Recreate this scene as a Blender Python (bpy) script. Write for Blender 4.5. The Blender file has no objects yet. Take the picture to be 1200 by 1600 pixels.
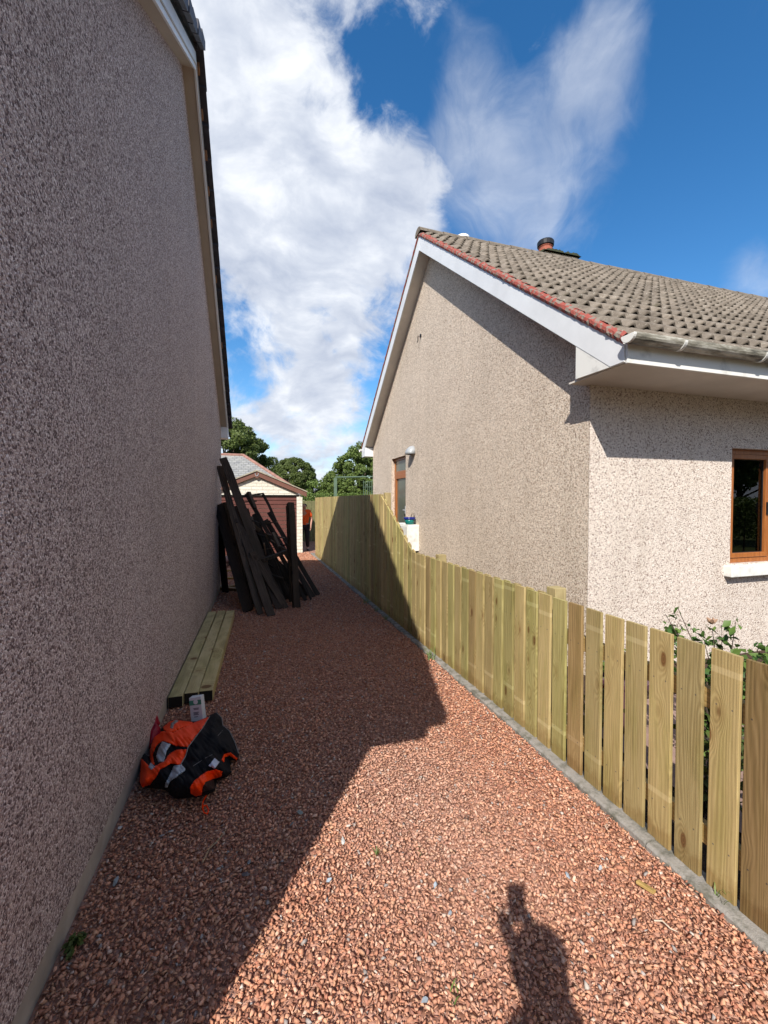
import bpy, bmesh, math, random
import numpy as np
from mathutils import Vector, Matrix, noise
R = math.radians
random.seed(7); rng = np.random.default_rng(7)
scene = bpy.context.scene
col = scene.collection

# ---------------------------------------------------------------- camera
CAM = Vector((0, 0, 1.65)); FPX = 664.0
yaw = math.atan2(203, FPX); pit = math.atan2(17, FPX)
fw = Vector((math.sin(yaw)*math.cos(pit), math.cos(yaw)*math.cos(pit), -math.sin(pit)))
rt = Vector((math.cos(yaw), -math.sin(yaw), 0)); up = rt.cross(fw)
cd = bpy.data.cameras.new('camera'); cam = bpy.data.objects.new('camera', cd); col.objects.link(cam)
cam.matrix_world = Matrix(((rt.x, up.x, -fw.x, CAM.x), (rt.y, up.y, -fw.y, CAM.y), (rt.z, up.z, -fw.z, CAM.z), (0, 0, 0, 1)))
cd.sensor_fit = 'VERTICAL'; cd.sensor_height = 24; cd.lens = FPX/1600*24
cd.clip_start = 0.02; cd.clip_end = 2000
scene.camera = cam
scene.render.resolution_x = 768; scene.render.resolution_y = 1024

def ray(x, y): return fw + rt*((x-600)/FPX) - up*((y-800)/FPX)
def on_x(x, y, X): r = ray(x, y); return CAM + r*((X-CAM.x)/r.x)
def on_y(x, y, Y): r = ray(x, y); return CAM + r*((Y-CAM.y)/r.y)
def on_z(x, y, Z=0.0): r = ray(x, y); return CAM + r*((Z-CAM.z)/r.z)

# ---------------------------------------------------------------- sun and sky
AZ, EL = R(34.2), R(41.5)
sdir = Vector((math.sin(AZ)*math.cos(EL), math.cos(AZ)*math.cos(EL), -math.sin(EL)))
sl = bpy.data.lights.new('sun', 'SUN'); sl.energy = 4.3; sl.angle = R(0.55); sl.color = (1, .95, .87)
so = bpy.data.objects.new('sun', sl); col.objects.link(so); so.rotation_euler = sdir.to_track_quat('-Z', 'Y').to_euler()
scene.view_settings.view_transform = 'Standard'; scene.view_settings.look = 'None'
scene.view_settings.exposure = 0.62; scene.view_settings.gamma = 1

class NT:
    """small helper for writing node trees"""
    def __init__(s, tree): s.t = tree; s.n = tree.nodes; s.l = tree.links
    def new(s, typ, **kw):
        n = s.n.new(typ)
        for k, v in kw.items(): setattr(n, k, v)
        return n
    def put(s, sock, v):
        if hasattr(v, 'is_linked') or isinstance(v, bpy.types.NodeSocket): s.l.new(v, sock)
        elif isinstance(v, (tuple, list)) and len(v) == 3 and sock.type == 'RGBA': sock.default_value = (*v, 1)
        else: sock.default_value = v
    def math(s, op, a, b=None, c=None, clamp=False):
        n = s.new('ShaderNodeMath', operation=op, use_clamp=clamp); s.put(n.inputs[0], a)
        if b is not None: s.put(n.inputs[1], b)
        if c is not None: s.put(n.inputs[2], c)
        return n.outputs[0]
    def vmath(s, op, a, b=None):
        n = s.new('ShaderNodeVectorMath', operation=op); s.put(n.inputs[0], a)
        if b is not None:
            if op == 'SCALE': s.put(n.inputs[3], b)
            else: s.put(n.inputs[1], b)
        return n.outputs['Value'] if op in ('DOT_PRODUCT', 'LENGTH', 'DISTANCE') else n.outputs[0]
    def noise(s, vec, scale=5, detail=4, rough=.55, dist=0.0):
        n = s.new('ShaderNodeTexNoise'); s.put(n.inputs['Vector'], vec); n.inputs['Scale'].default_value = scale
        n.inputs['Detail'].default_value = detail; n.inputs['Roughness'].default_value = rough; n.inputs['Distortion'].default_value = dist
        return n.outputs['Fac']
    def vor(s, vec, scale=5, feature='F1', rand=1.0):
        n = s.new('ShaderNodeTexVoronoi', feature=feature); s.put(n.inputs['Vector'], vec); n.inputs['Scale'].default_value = scale
        n.inputs['Randomness'].default_value = rand; return n
    def ramp(s, fac, stops, interp='LINEAR'):
        n = s.new('ShaderNodeValToRGB'); s.put(n.inputs[0], fac); e = n.color_ramp.elements; n.color_ramp.interpolation = interp
        while len(e) < len(stops): e.new(.5)
        for el, (p, c) in zip(e, stops):
            el.position = p; el.color = (*c, 1) if isinstance(c, tuple) else (c, c, c, 1)
        return n.outputs[0]
    def mix(s, fac, a, b, mode='MIX'):
        n = s.new('ShaderNodeMix', data_type='RGBA', blend_type=mode); s.put(n.inputs[0], fac); s.put(n.inputs[6], a); s.put(n.inputs[7], b)
        return n.outputs[2]
    def maprange(s, v, a, b, c=0.0, d=1.0, smooth=False):
        n = s.new('ShaderNodeMapRange'); n.interpolation_type = 'SMOOTHSTEP' if smooth else 'LINEAR'
        s.put(n.inputs[0], v)
        for i, q in enumerate((a, b, c, d)): s.put(n.inputs[i+1], q)
        return n.outputs[0]
    def mapping(s, vec, scale=(1, 1, 1), loc=(0, 0, 0), rot=(0, 0, 0)):
        n = s.new('ShaderNodeMapping'); s.put(n.inputs[0], vec); n.inputs['Scale'].default_value = scale
        n.inputs['Location'].default_value = loc; n.inputs['Rotation'].default_value = rot; return n.outputs[0]

world = bpy.data.worlds.new('World'); scene.world = world; world.use_nodes = True
w = NT(world.node_tree)
for n in list(w.n): w.n.remove(n)
sky = w.new('ShaderNodeTexSky', sky_type='NISHITA'); sky.sun_disc = False
sky.sun_elevation = EL; sky.sun_rotation = math.atan2(-sdir.x, -sdir.y)
sky.air_density = 1.0; sky.dust_density = 0.3; sky.ozone_density = 2.5
SKYS = 0.145
g = w.new('ShaderNodeTexCoord').outputs['Generated']
d = w.vmath('NORMALIZE', g)
sep = w.new('ShaderNodeSeparateXYZ'); w.put(sep.inputs[0], d)
zz = w.math('ADD', w.math('MAXIMUM', sep.outputs[2], 0.0), 0.13)
cx = w.new('ShaderNodeCombineXYZ'); w.put(cx.inputs[0], w.math('DIVIDE', sep.outputs[0], zz)); w.put(cx.inputs[1], w.math('DIVIDE', sep.outputs[1], zz))
pl = cx.outputs[0]
warp = w.new('ShaderNodeTexNoise'); w.put(warp.inputs['Vector'], pl); warp.inputs['Scale'].default_value = 1.3; warp.inputs['Detail'].default_value = 3
plw = w.vmath('ADD', pl, w.vmath('SCALE', warp.outputs['Color'], .55))
# cloud banks: direction (given once, as seen from the path), angular size, weight
banks = [(330, 40, .30, .52), (400, 180, .21, .44), (430, 330, .20, .44), (560, 350, .13, .36), (640, 260, .10, .34), (575, 420, .13, .42), (520, 520, .09, .30), (500, 250, .1, .2), (400, 480, .17, .30), (480, 420, .10, .22),
         (420, 640, .20, .32), (530, 600, .13, .40), (640, 10, .06, .2), (700, 310, .08, .22), (650, 340, .09, .26), (1195, 430, .05, .3),
         (570, 130, .09, -.30), (700, 110, .06, -.10), (500, 470, .03, -.18), (385, 590, .03, -.22), (1090, 330, .22, -.22), (1090, 100, .10, -.12), (485, 170, .045, -.38), (450, 560, .03, -.15)]
# unseen cloud added above and behind the camera to whiten the fill light
for v_, s_, wt in (((-.5, -.35, 1), .45, .7), ((-1, -.1, .45), .5, .6), ((.9, -.55, .6), .5, .7), ((-.2, -.9, .3), .55, .6), ((.5, -.5, .9), .35, .6)):
    banks.append((Vector(v_), None, s_, wt))
acc = None
for x, y, s_, wt in banks:
    c = x.normalized() if y is None else ray(x, y).normalized()
    dd = w.vmath('DISTANCE', d, tuple(c))
    f = w.math('MULTIPLY', w.maprange(dd, 0.0, s_*1.45, 1.0, 0.0, True), wt)
    acc = f if acc is None else w.math('ADD', acc, f)
wv = w.new('ShaderNodeTexNoise'); w.put(wv.inputs['Vector'], d); wv.inputs['Scale'].default_value = 3; wv.inputs['Detail'].default_value = 3
dw = w.vmath('ADD', w.mapping(d, (1, 1, 1.5)), w.vmath('SCALE', wv.outputs['Color'], .22))
n1 = w.noise(dw, 7.0, 10, .60, .15)
n2 = w.noise(w.mapping(dw, (1, 1.6, .8), (3, 1, 2), (R(20), R(30), R(-25))), 8.5, 9, .64, .5)
dn = w.math('ADD', w.math('ADD', w.math('MULTIPLY', n1, 1.35), w.math('MULTIPLY', n2, .85)), acc)
low = w.maprange(sep.outputs[2], 0.32, 0.02, 0.0, .34, True)
dens = w.maprange(w.math('SUBTRACT', w.math('ADD', dn, low), .46), .78, 1.24, 0.0, 1.0, True)
# thin high streaks
acc2 = None
for x, y, s_, wt in ((890, 230, .20, .52), (700, 10, .09, .42), (700, 230, .12, .50), (790, 350, .12, .42), (1190, 430, .08, .5), (1190, 30, .07, .36), (930, 90, .10, .36), (500, 300, .2, .3), (1100, 160, .10, -.35), (600, 110, .12, -.34)):
    f = w.math('MULTIPLY', w.maprange(w.vmath('DISTANCE', d, tuple(ray(x, y).normalized())), 0.0, s_*1.45, 1.0, 0.0, True), wt)
    acc2 = f if acc2 is None else w.math('ADD', acc2, f)
n3 = w.noise(w.mapping(dw, (1, 1, .42), (1, 5, 2), (0, R(24), 0)), 9.0, 9, .60, .6)
n4 = w.noise(w.mapping(dw, (1, 1, .8), (4, 2, 8)), 3.2, 5, .5)
d2 = w.maprange(w.math('ADD', w.math('ADD', w.math('MULTIPLY', n3, .8), w.math('MULTIPLY', n4, .5)), acc2), .88, 1.40, 0.0, .50, True)
dens = w.math('MAXIMUM', dens, d2)
shade = w.noise(w.mapping(dw, (1, 1, 1.3), (7, 4, 1)), 7.5, 7, .58)
ccol = w.ramp(shade, [(.30, (2.35, 2.65, 3.3)), (.50, (3.3, 3.55, 4.05)), (.68, (4.6, 4.75, 5.0))])
hsv = w.new('ShaderNodeHueSaturation'); hsv.inputs['Saturation'].default_value = 1.32; hsv.inputs['Value'].default_value = .80; w.put(hsv.inputs['Color'], sky.outputs[0])
bg = w.new('ShaderNodeBackground'); bg.inputs[1].default_value = SKYS
w.put(bg.inputs[0], w.mix(dens, hsv.outputs[0], ccol))
w.l.new(bg.outputs[0], w.new('ShaderNodeOutputWorld').inputs[0])

# ---------------------------------------------------------------- helpers
def tag(o, label=None, cat=None, group=None, kind=None):
    if label: o['label'] = label
    if cat: o['category'] = cat
    if group: o['group'] = group
    if kind: o['kind'] = kind
    return o
def empty(name, loc=(0, 0, 0), rz=0.0, label=None, cat=None, group=None):
    o = bpy.data.objects.new(name, None); col.objects.link(o); o.location = loc; o.rotation_euler = (0, 0, rz); o.empty_display_size = .1
    return tag(o, label, cat, group)
class MB:
    def __init__(s): s.v = []; s.f = []
    def add(s, vs, fs):
        b = len(s.v); s.v += [tuple(v) for v in vs]; s.f += [tuple(i+b for i in f) for f in fs]; return s
    def box(s, a, b):
        x0, y0, z0 = a; x1, y1, z1 = b
        vs = [(x, y, z) for x in (x0, x1) for y in (y0, y1) for z in (z0, z1)]
        return s.add(vs, [(0, 1, 3, 2), (4, 6, 7, 5), (0, 4, 5, 1), (2, 3, 7, 6), (0, 2, 6, 4), (1, 5, 7, 3)])
    def beam(s, p, q, w_, h_, upv=(0, 0, 1), jit=0.0):
        """squared timber from p to q"""
        p, q = Vector(p), Vector(q); d_ = (q-p).normalized(); sd = d_.cross(Vector(upv))
        if sd.length < 1e-4: sd = d_.cross(Vector((1, 0, 0)))
        sd.normalize(); u_ = sd.cross(d_)
        vs = []
        for e in (p, q):
            for a, b in ((-1, -1), (1, -1), (1, 1), (-1, 1)):
                vs.append(e + sd*(a*w_/2+random.uniform(-jit, jit)) + u_*(b*h_/2+random.uniform(-jit, jit)) + d_*random.uniform(-jit, jit)*2)
        return s.add(vs, [(0, 3, 2, 1), (4, 5, 6, 7), (0, 1, 5, 4), (1, 2, 6, 5), (2, 3, 7, 6), (3, 0, 4, 7)])
    def tube(s, pts, rad, n=8, cap=True):
        pts = [Vector(p) for p in pts]; rad = rad if isinstance(rad, (list, tuple)) else [rad]*len(pts)
        vs = []; fs = []
        ref = Vector((0.13, .21, 1)).normalized()
        for i, p in enumerate(pts):
            t = (pts[min(i+1, len(pts)-1)] - pts[max(i-1, 0)]).normalized()
            a = t.cross(ref)
            if a.length < .15: a = t.cross(Vector((1, 0, 0)))
            a.normalize(); b = t.cross(a)
            for k in range(n):
                th = 2*math.pi*k/n; vs.append(p + (a*math.cos(th)+b*math.sin(th))*rad[i])
        for i in range(len(pts)-1):
            for k in range(n):
                k2 = (k+1) % n; fs.append((i*n+k, i*n+k2, (i+1)*n+k2, (i+1)*n+k))
        if cap: fs += [tuple(range(n-1, -1, -1)), tuple(range((len(pts)-1)*n, len(pts)*n))]
        return s.add(vs, fs)
    def lathe(s, c, prof, n=20):
        vs = []; fs = []
        for r_, z_ in prof:
            for k in range(n): vs.append((c[0]+r_*math.cos(2*math.pi*k/n), c[1]+r_*math.sin(2*math.pi*k/n), c[2]+z_))
        for i in range(len(prof)-1):
            for k in range(n): fs.append((i*n+k, i*n+(k+1) % n, (i+1)*n+(k+1) % n, (i+1)*n+k))
        fs += [tuple(range(n-1, -1, -1)), tuple(range((len(prof)-1)*n, len(prof)*n))]
        return s.add(vs, fs)
    def prism(s, poly, a, b, axis=0):
        """polygon in the other two axes, extruded from a to b"""
        def P(t, u, v): return (t, u, v) if axis == 0 else ((u, t, v) if axis == 1 else (u, v, t))
        n = len(poly); vs = [P(a, *p) for p in poly]+[P(b, *p) for p in poly]
        return s.add(vs, [tuple(range(n-1, -1, -1)), tuple(range(n, 2*n))]+[(i, (i+1) % n, n+(i+1) % n, n+i) for i in range(n)])
    def build(s, name, mat, parent=None, bevel=0.0, smooth=False, fix=True):
        me = bpy.data.meshes.new(name); me.from_pydata(s.v, [], s.f); me.materials.append(mat)
        if fix:
            bm = bmesh.new(); bm.from_mesh(me); bmesh.ops.recalc_face_normals(bm, faces=bm.faces); bm.to_mesh(me); bm.free()
        if smooth: me.polygons.foreach_set('use_smooth', [True]*len(me.polygons))
        o = bpy.data.objects.new(name, me); col.objects.link(o); o.parent = parent
        if bevel:
            m = o.modifiers.new('bevel', 'BEVEL'); m.width = bevel; m.segments = 2; m.limit_method = 'ANGLE'
        return o
def np_mesh(name, V, F, mat, parent=None, attr=None, smooth=False):
    """V (n,3), F (m,k) all same size; attr: per-vertex colour (n,3)"""
    me = bpy.data.meshes.new(name); k = F.shape[1]
    me.vertices.add(len(V)); me.vertices.foreach_set('co', V.astype(np.float32).ravel())
    me.loops.add(F.size); me.loops.foreach_set('vertex_index', F.astype(np.int32).ravel())
    me.polygons.add(len(F)); me.polygons.foreach_set('loop_start', np.arange(0, F.size, k, dtype=np.int32))
    if smooth: me.polygons.foreach_set('use_smooth', [True]*len(F))
    me.update(calc_edges=True); me.validate()
    if attr is not None:
        a = me.color_attributes.new('tone', 'FLOAT_COLOR', 'POINT')
        a.data.foreach_set('color', np.c_[attr, np.ones(len(attr))].astype(np.float32).ravel())
    me.materials.append(mat)
    o = bpy.data.objects.new(name, me); col.objects.link(o); o.parent = parent
    return o

# ---------------------------------------------------------------- materials
def mat(name, rough=.8, spec=.3):
    m = bpy.data.materials.new(name); m.use_nodes = True; t = NT(m.node_tree)
    b = t.n['Principled BSDF']; b.inputs['Roughness'].default_value = rough; b.inputs['Specular IOR Level'].default_value = spec
    return m, t, b
def bump(t, b, h, strength=.5, dist=.01):
    n = t.new('ShaderNodeBump'); n.inputs['Strength'].default_value = strength; n.inputs['Distance'].default_value = dist
    t.put(n.inputs['Height'], h); t.l.new(n.outputs[0], b.inputs['Normal']); return n
def obj_co(t): return t.new('ShaderNodeTexCoord').outputs['Object']

def flat_mat(name, c, rough=.7, var=.15, scale=8, spec=.3, metal=0, bstr=0, bscale=60, c2=None, lo=.35, hi=.7):
    m, t, b = mat(name, rough, spec); co = obj_co(t)
    n = t.noise(co, scale, 6, .6)
    c2 = c2 or tuple(q*(1-var*2) for q in c)
    t.put(b.inputs['Base Color'], t.ramp(n, [(lo, c2), (hi, c)])); b.inputs['Metallic'].default_value = metal
    if bstr: bump(t, b, t.noise(co, bscale, 4), bstr, .004)
    return m

def dash(name, stops, scale, stain=None, matrix=(.2, .17, .15), bst=.9, dampc=None):
    """roughcast: little stones pressed into render"""
    m, t, b = mat(name, .85, .25); co = obj_co(t)
    wob = t.new('ShaderNodeTexNoise'); t.put(wob.inputs['Vector'], co); wob.inputs['Scale'].default_value = scale*1.3; wob.inputs['Detail'].default_value = 1
    cw = t.vmath('ADD', co, t.vmath('SCALE', wob.outputs['Color'], .45/scale))
    v = t.vor(cw, scale); sp = t.new('ShaderNodeSeparateColor'); t.put(sp.inputs[0], v.outputs['Color'])
    c = t.ramp(sp.outputs[0], stops, 'LINEAR')
    v2 = t.vor(cw, scale*2.1); sp2 = t.new('ShaderNodeSeparateColor'); t.put(sp2.inputs[0], v2.outputs['Color'])
    c = t.mix(t.math('MULTIPLY', t.math('GREATER_THAN', sp2.outputs[1], .72), .75), c, t.ramp(sp2.outputs[0], stops))
    e = t.vor(cw, scale, 'DISTANCE_TO_EDGE')
    c = t.mix(t.maprange(e.outputs['Distance'], .0, .10, .8, 0.0), c, matrix)
    big = t.noise(co, .9, 5, .6)
    c = t.mix(t.maprange(big, .35, .7, 0.0, .20), c, (.5, .5, .5), 'MULTIPLY')
    stk = t.noise(t.mapping(co, (5, 5, .5)), 1.0, 5, .65)
    c = t.mix(t.maprange(stk, .5, .72, 0.0, .22), c, (.55, .52, .46), 'MULTIPLY')
    if dampc:
        z = t.new('ShaderNodeSeparateXYZ'); t.put(z.inputs[0], co)
        dm = t.math('MULTIPLY', t.maprange(z.outputs[2], .75, .1, 0.0, 1.0), t.maprange(t.noise(co, 2.2, 4), .35, .65))
        c = t.mix(t.math('MULTIPLY', dm, .4), c, dampc, 'MULTIPLY')
    t.put(b.inputs['Base Color'], c)
    h = t.math('SUBTRACT', 1.0, t.math('POWER', v.outputs['Distance'], 1.5))
    h2 = t.math('ADD', h, t.math('MULTIPLY', t.noise(co, scale*3, 2), .35))
    bump(t, b, h2, bst, .0075); return m
M = {}
M['dash_left'] = dash('pink_grey_roughcast', [(0, (.08, .05, .05)), (.2, (.19, .125, .12)), (.34, (.42, .32, .295)), (.6, (.68, .55, .51)), (1, (.97, .87, .83))], 122, matrix=(.25, .19, .18), dampc=(.7, .7, .66))
M['dash_right'] = dash('cream_roughcast', [(0, (.13, .075, .05)), (.12, (.26, .175, .12)), (.22, (.53, .41, .315)), (.5, (.82, .68, .55)), (1, (.95, .87, .75))], 108, matrix=(.36, .275, .215), bst=.7)
M['dash_front'] = dash('pale_cream_roughcast', [(0, (.13, .08, .065)), (.12, (.28, .20, .165)), (.2, (.58, .48, .41)), (.5, (.77, .67, .585)), (1, (.86, .79, .71))], 98, matrix=(.44, .36, .31), bst=.6)
M['plinth'] = flat_mat('smooth_cement_base', (.46, .40, .34), .9, .18, 5, bstr=.3)
M['white_paint'] = flat_mat('white_gloss_paint', (.78, .79, .80), .35, .06, 3, .5)
M['white_worn'] = flat_mat('weathered_white_paint', (.74, .73, .69), .55, .2, 6, lo=.25, hi=.5)
M['cream_soffit'] = flat_mat('cream_soffit_board', (.70, .65, .58), .55, .08, 2)
M['left_soffit'] = flat_mat('beige_soffit_board', (.50, .43, .35), .6, .08, 2)
M['dark_tile'] = flat_mat('dark_grey_concrete_tile', (.070, .066, .080), .55, .25, 12, bstr=.3)
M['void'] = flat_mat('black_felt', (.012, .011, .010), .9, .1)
M['batten'] = flat_mat('sawn_batten_end', (.36, .17, .08), .8, .15)
M['black_plastic'] = flat_mat('black_plastic', (.02, .02, .022), .4, .1)
M['red_mortar'] = flat_mat('red_painted_mortar', (.27, .065, .05), .9, .3, 17, bstr=1.0, bscale=45, c2=(.20, .17, .14), lo=.44, hi=.50)
M['brick_red'] = flat_mat('red_clay', (.40, .12, .075), .8, .2, 14, bstr=.3)
M['moss'] = flat_mat('dark_moss', (.045, .05, .02), .95, .3, 20, bstr=1, bscale=50)
M['grey_metal'] = flat_mat('grey_painted_metal', (.38, .40, .42), .4, .1, 5, .5)
M['concrete'] = flat_mat('mossy_concrete', (.27, .25, .225), .95, .3, 16, bstr=1, bscale=90, c2=(.13, .125, .10), lo=.38, hi=.56)
M['dark_end'] = flat_mat('near_black_end_grain', (.018, .013, .009), .8, .2, 30)

m, t, b = mat('golden_oak_frame', .38, .5); co = obj_co(t)
gr = t.noise(t.mapping(co, (60, 60, 4)), 1.0, 4, .6)
t.put(b.inputs['Base Color'], t.ramp(gr, [(.3, (.24, .075, .018)), (.7, (.40, .14, .035))])); M['oak'] = m
m, t, b = mat('window_glass', .02, .9)
fr = t.new('ShaderNodeFresnel'); fr.inputs[0].default_value = 1.55; tp = t.new('ShaderNodeBsdfTransparent'); tp.inputs[0].default_value = (.55, .6, .58, 1)
gl_ = t.new('ShaderNodeBsdfGlossy'); gl_.inputs['Roughness'].default_value = .01; mx = t.new('ShaderNodeMixShader'); t.put(mx.inputs[0], t.math('MULTIPLY', fr.outputs[0], 1.05, clamp=True))
t.l.new(tp.outputs[0], mx.inputs[1]); t.l.new(gl_.outputs[0], mx.inputs[2]); t.l.new(mx.outputs[0], t.n['Material Output'].inputs[0]); M['glass'] = m
m, t, b = mat('obscure_door_glass', .12, .7); b.inputs['Base Color'].default_value = (.11, .125, .105, 1); M['door_glass'] = m

# tiles of the neighbour's roof
m, t, b = mat('weathered_brown_concrete_tile', .9, .2); co = obj_co(t)
at = t.new('ShaderNodeAttribute'); at.attribute_name = 'tone'
n = t.noise(co, 9, 8, .7); n2_ = t.noise(co, 34, 4, .6)
c = t.ramp(n, [(.3, (.10, .080, .062)), (.5, (.175, .145, .115)), (.68, (.235, .20, .165))])
c = t.mix(1.0, c, at.outputs['Color'], 'MULTIPLY')
c = t.mix(t.maprange(n2_, .62, .72, 0.0, .7), c, (.42, .40, .33))
c = t.mix(t.maprange(t.noise(co, 5, 6, .7), .6, .7, 0.0, .75), c, (.075, .065, .04))
t.put(b.inputs['Base Color'], c); bump(t, b, n2_, .6, .006); M['tile'] = m

# gutter: white plastic gone green and black in blotches
m, t, b = mat('dirty_white_gutter', .5, .4); co = obj_co(t)
n = t.noise(t.mapping(co, (1.2, 6, 6)), 2.2, 7, .7)
t.put(b.inputs['Base Color'], t.ramp(n, [(.40, (.07, .065, .05)), (.52, (.27, .25, .20)), (.64, (.56, .54, .47))])); M['gutter'] = m

# treated softwood boards
def wood(name, ca, cb, knot=(.13, .065, .025), horiz=False, band=True, sc=1.0):
    m, t, b = mat(name, .75, .25); co = obj_co(t)
    oi = t.new('ShaderNodeObjectInfo'); rnd = oi.outputs['Random']
    off = t.vmath('SCALE', (13.1, 7.7, 29.3), rnd) if False else None
    cmb = t.new('ShaderNodeCombineXYZ')
    t.put(cmb.inputs[0], t.math('MULTIPLY', rnd, 3.7)); t.put(cmb.inputs[1], t.math('MULTIPLY', rnd, 17.3)); t.put(cmb.inputs[2], t.math('MULTIPLY', rnd, 41.9))
    base = t.mapping(co, (1, 1, 1), (0, 0, 0), (R(90), 0, 0)) if horiz else co
    p = t.vmath('ADD', base, cmb.outputs[0])
    # knots pull the grain round them
    kv = t.new('ShaderNodeTexVoronoi', voronoi_dimensions='3D', feature='F1'); kv.inputs['Randomness'].default_value = 1
    t.put(kv.inputs['Vector'], t.mapping(p, (3, 8.5, 3.4))); kv.inputs['Scale'].default_value = 1
    kd = kv.outputs['Distance']
    pull = t.maprange(kd, 0.0, .42, 1.0, 0.0, True)
    low_ = t.noise(t.mapping(p, (2, 8, .8)), 1.0, 2, .45)
    ss = t.new('ShaderNodeSeparateXYZ'); t.put(ss.inputs[0], p)
    u = t.math('ADD', t.math('MULTIPLY', ss.outputs[1], 130*sc), t.math('ADD', t.math('MULTIPLY', low_, 17.0), t.math('MULTIPLY', pull, 7.0)))
    ring = t.math('SINE', t.math('MULTIPLY', u, 3.2))
    ring = t.maprange(ring, -1, 1, 0, 1)
    fine = t.noise(t.mapping(p, (150, 150, 7)), 1.0, 3, .6)
    f = t.math('ADD', t.math('MULTIPLY', ring, .27), t.math('MULTIPLY', fine, .73))
    c = t.ramp(f, [(.22, tuple(q*.62 for q in ca)), (.5, ca), (.8, cb)])
    c = t.mix(t.maprange(t.noise(t.mapping(p, (3, 5, 1.2)), 1.0, 3), .35, .7, 0.0, .45), c, tuple(q*1.15 for q in cb))
    kn = t.mix(t.maprange(t.math('SINE', t.math('MULTIPLY', kd, 150.0)), -1, 1, 0, .6), knot, tuple(q*1.9 for q in knot))
    c = t.mix(t.maprange(kd, .10, .14, .9, 0.0), c, kn)
    c = t.mix(t.maprange(kd, .14, .30, .35, 0.0), c, (.6, .48, .36), 'MULTIPLY')
    if band:
        so_ = t.new('ShaderNodeSeparateXYZ'); t.put(so_.inputs[0], co)
        for zc, th in ((.915, .62), (.17, .66)):
            zz_ = t.math('ABSOLUTE', t.math('SUBTRACT', so_.outputs[2], t.math('ADD', zc-.03, t.math('MULTIPLY', rnd, .10))))
            k = t.math('MULTIPLY', t.maprange(zz_, .011, .016, 1.0, 0.0), t.math('GREATER_THAN', t.math('FRACT', t.math('MULTIPLY', rnd, 91.7+zc)), th))
            c = t.mix(t.math('MULTIPLY', k, .45), c, (.56, .47, .28))
    grn = t.noise(t.mapping(p, (4, 9, 1.6)), 1.0, 4, .6)
    c = t.mix(t.maprange(grn, .50, .68, 0, .45), c, (.66, .74, .46), 'MULTIPLY')
    if band:      # soil splashed up from the ground
        sz_ = t.new('ShaderNodeSeparateXYZ'); t.put(sz_.inputs[0], co)
        so3 = t.math('SUBTRACT', sz_.outputs[2], t.math('MULTIPLY', t.noise(p, 14, 5, .7), .22))
        c = t.mix(t.maprange(so3, -.06, .0, .6, 0.0), c, (.62, .50, .38), 'MULTIPLY')
    if band:      # galvanised nail heads over the rails
        for zc in (.19, .79):
            for yc in (.028, .094):
                so2 = t.vmath('DISTANCE', t.mapping(co, (0, 1, 1)), (0, yc, zc))
                c = t.mix(t.maprange(so2, .0032, .0042, .85, 0.0), c, (.10, .095, .09))
    c = t.mix(1.0, c, oi.outputs['Color'], 'MULTIPLY')
    t.put(b.inputs['Base Color'], c)
    bump(t, b, t.math('ADD', fine, t.math('MULTIPLY', ring, .5)), .35, .002); return m
M['board'] = wood('treated_pine_board', (.325, .25, .115), (.45, .365, .19))
M['rail'] = wood('treated_pine_rail', (.34, .22, .08), (.46, .32, .14), horiz=True, band=False)
M['beam'] = wood('pale_sawn_timber', (.40, .325, .16), (.54, .45, .26), horiz=True, band=False, sc=.7)
M['old_board'] = wood('creosoted_old_timber', (.020, .014, .010), (.080, .058, .043), knot=(.012, .008, .006), band=False)

# red granite chips
m, t, b = mat('red_granite_chip', .85, .25)
at = t.new('ShaderNodeAttribute'); at.attribute_name = 'tone'; co = obj_co(t)
n = t.noise(co, 160, 3, .6)
t.put(b.inputs['Base Color'], t.mix(t.maprange(n, .3, .7, 0, .45), at.outputs['Color'], (.55, .5, .5), 'MULTIPLY')); bump(t, b, n, .4, .002); M['chip'] = m
m, t, b = mat('red_grit_bed', .95, .1); co = obj_co(t)
v = t.vor(co, 48); sp = t.new('ShaderNodeSeparateColor'); t.put(sp.inputs[0], v.outputs['Color'])
t.put(b.inputs['Base Color'], t.ramp(sp.outputs[0], [(0, (.22, .105, .07)), (.5, (.36, .185, .13)), (1, (.48, .28, .21))]))
bump(t, b, t.math('SUBTRACT', 1.0, v.outputs['Distance']), .9, .015); M['bed'] = m
# earth / lawn
m, t, b = mat('earth_and_grass', .95, .1); co = obj_co(t)
t.put(b.inputs['Base Color'], t.ramp(t.noise(co, .35, 8, .7), [(.35, (.055, .075, .022)), (.6, (.10, .115, .04)), (.8, (.14, .12, .07))])); bump(t, b, t.noise(co, 30, 4), .6, .02); M['land'] = m
m, t, b = mat('garden_soil', .95, .1); co = obj_co(t)
t.put(b.inputs['Base Color'], t.ramp(t.noise(co, 14, 8, .75), [(.3, (.035, .024, .017)), (.55, (.085, .055, .04)), (.75, (.20, .14, .11))])); bump(t, b, t.noise(co, 40, 6, .7), 1.0, .03); M['soil'] = m
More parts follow.
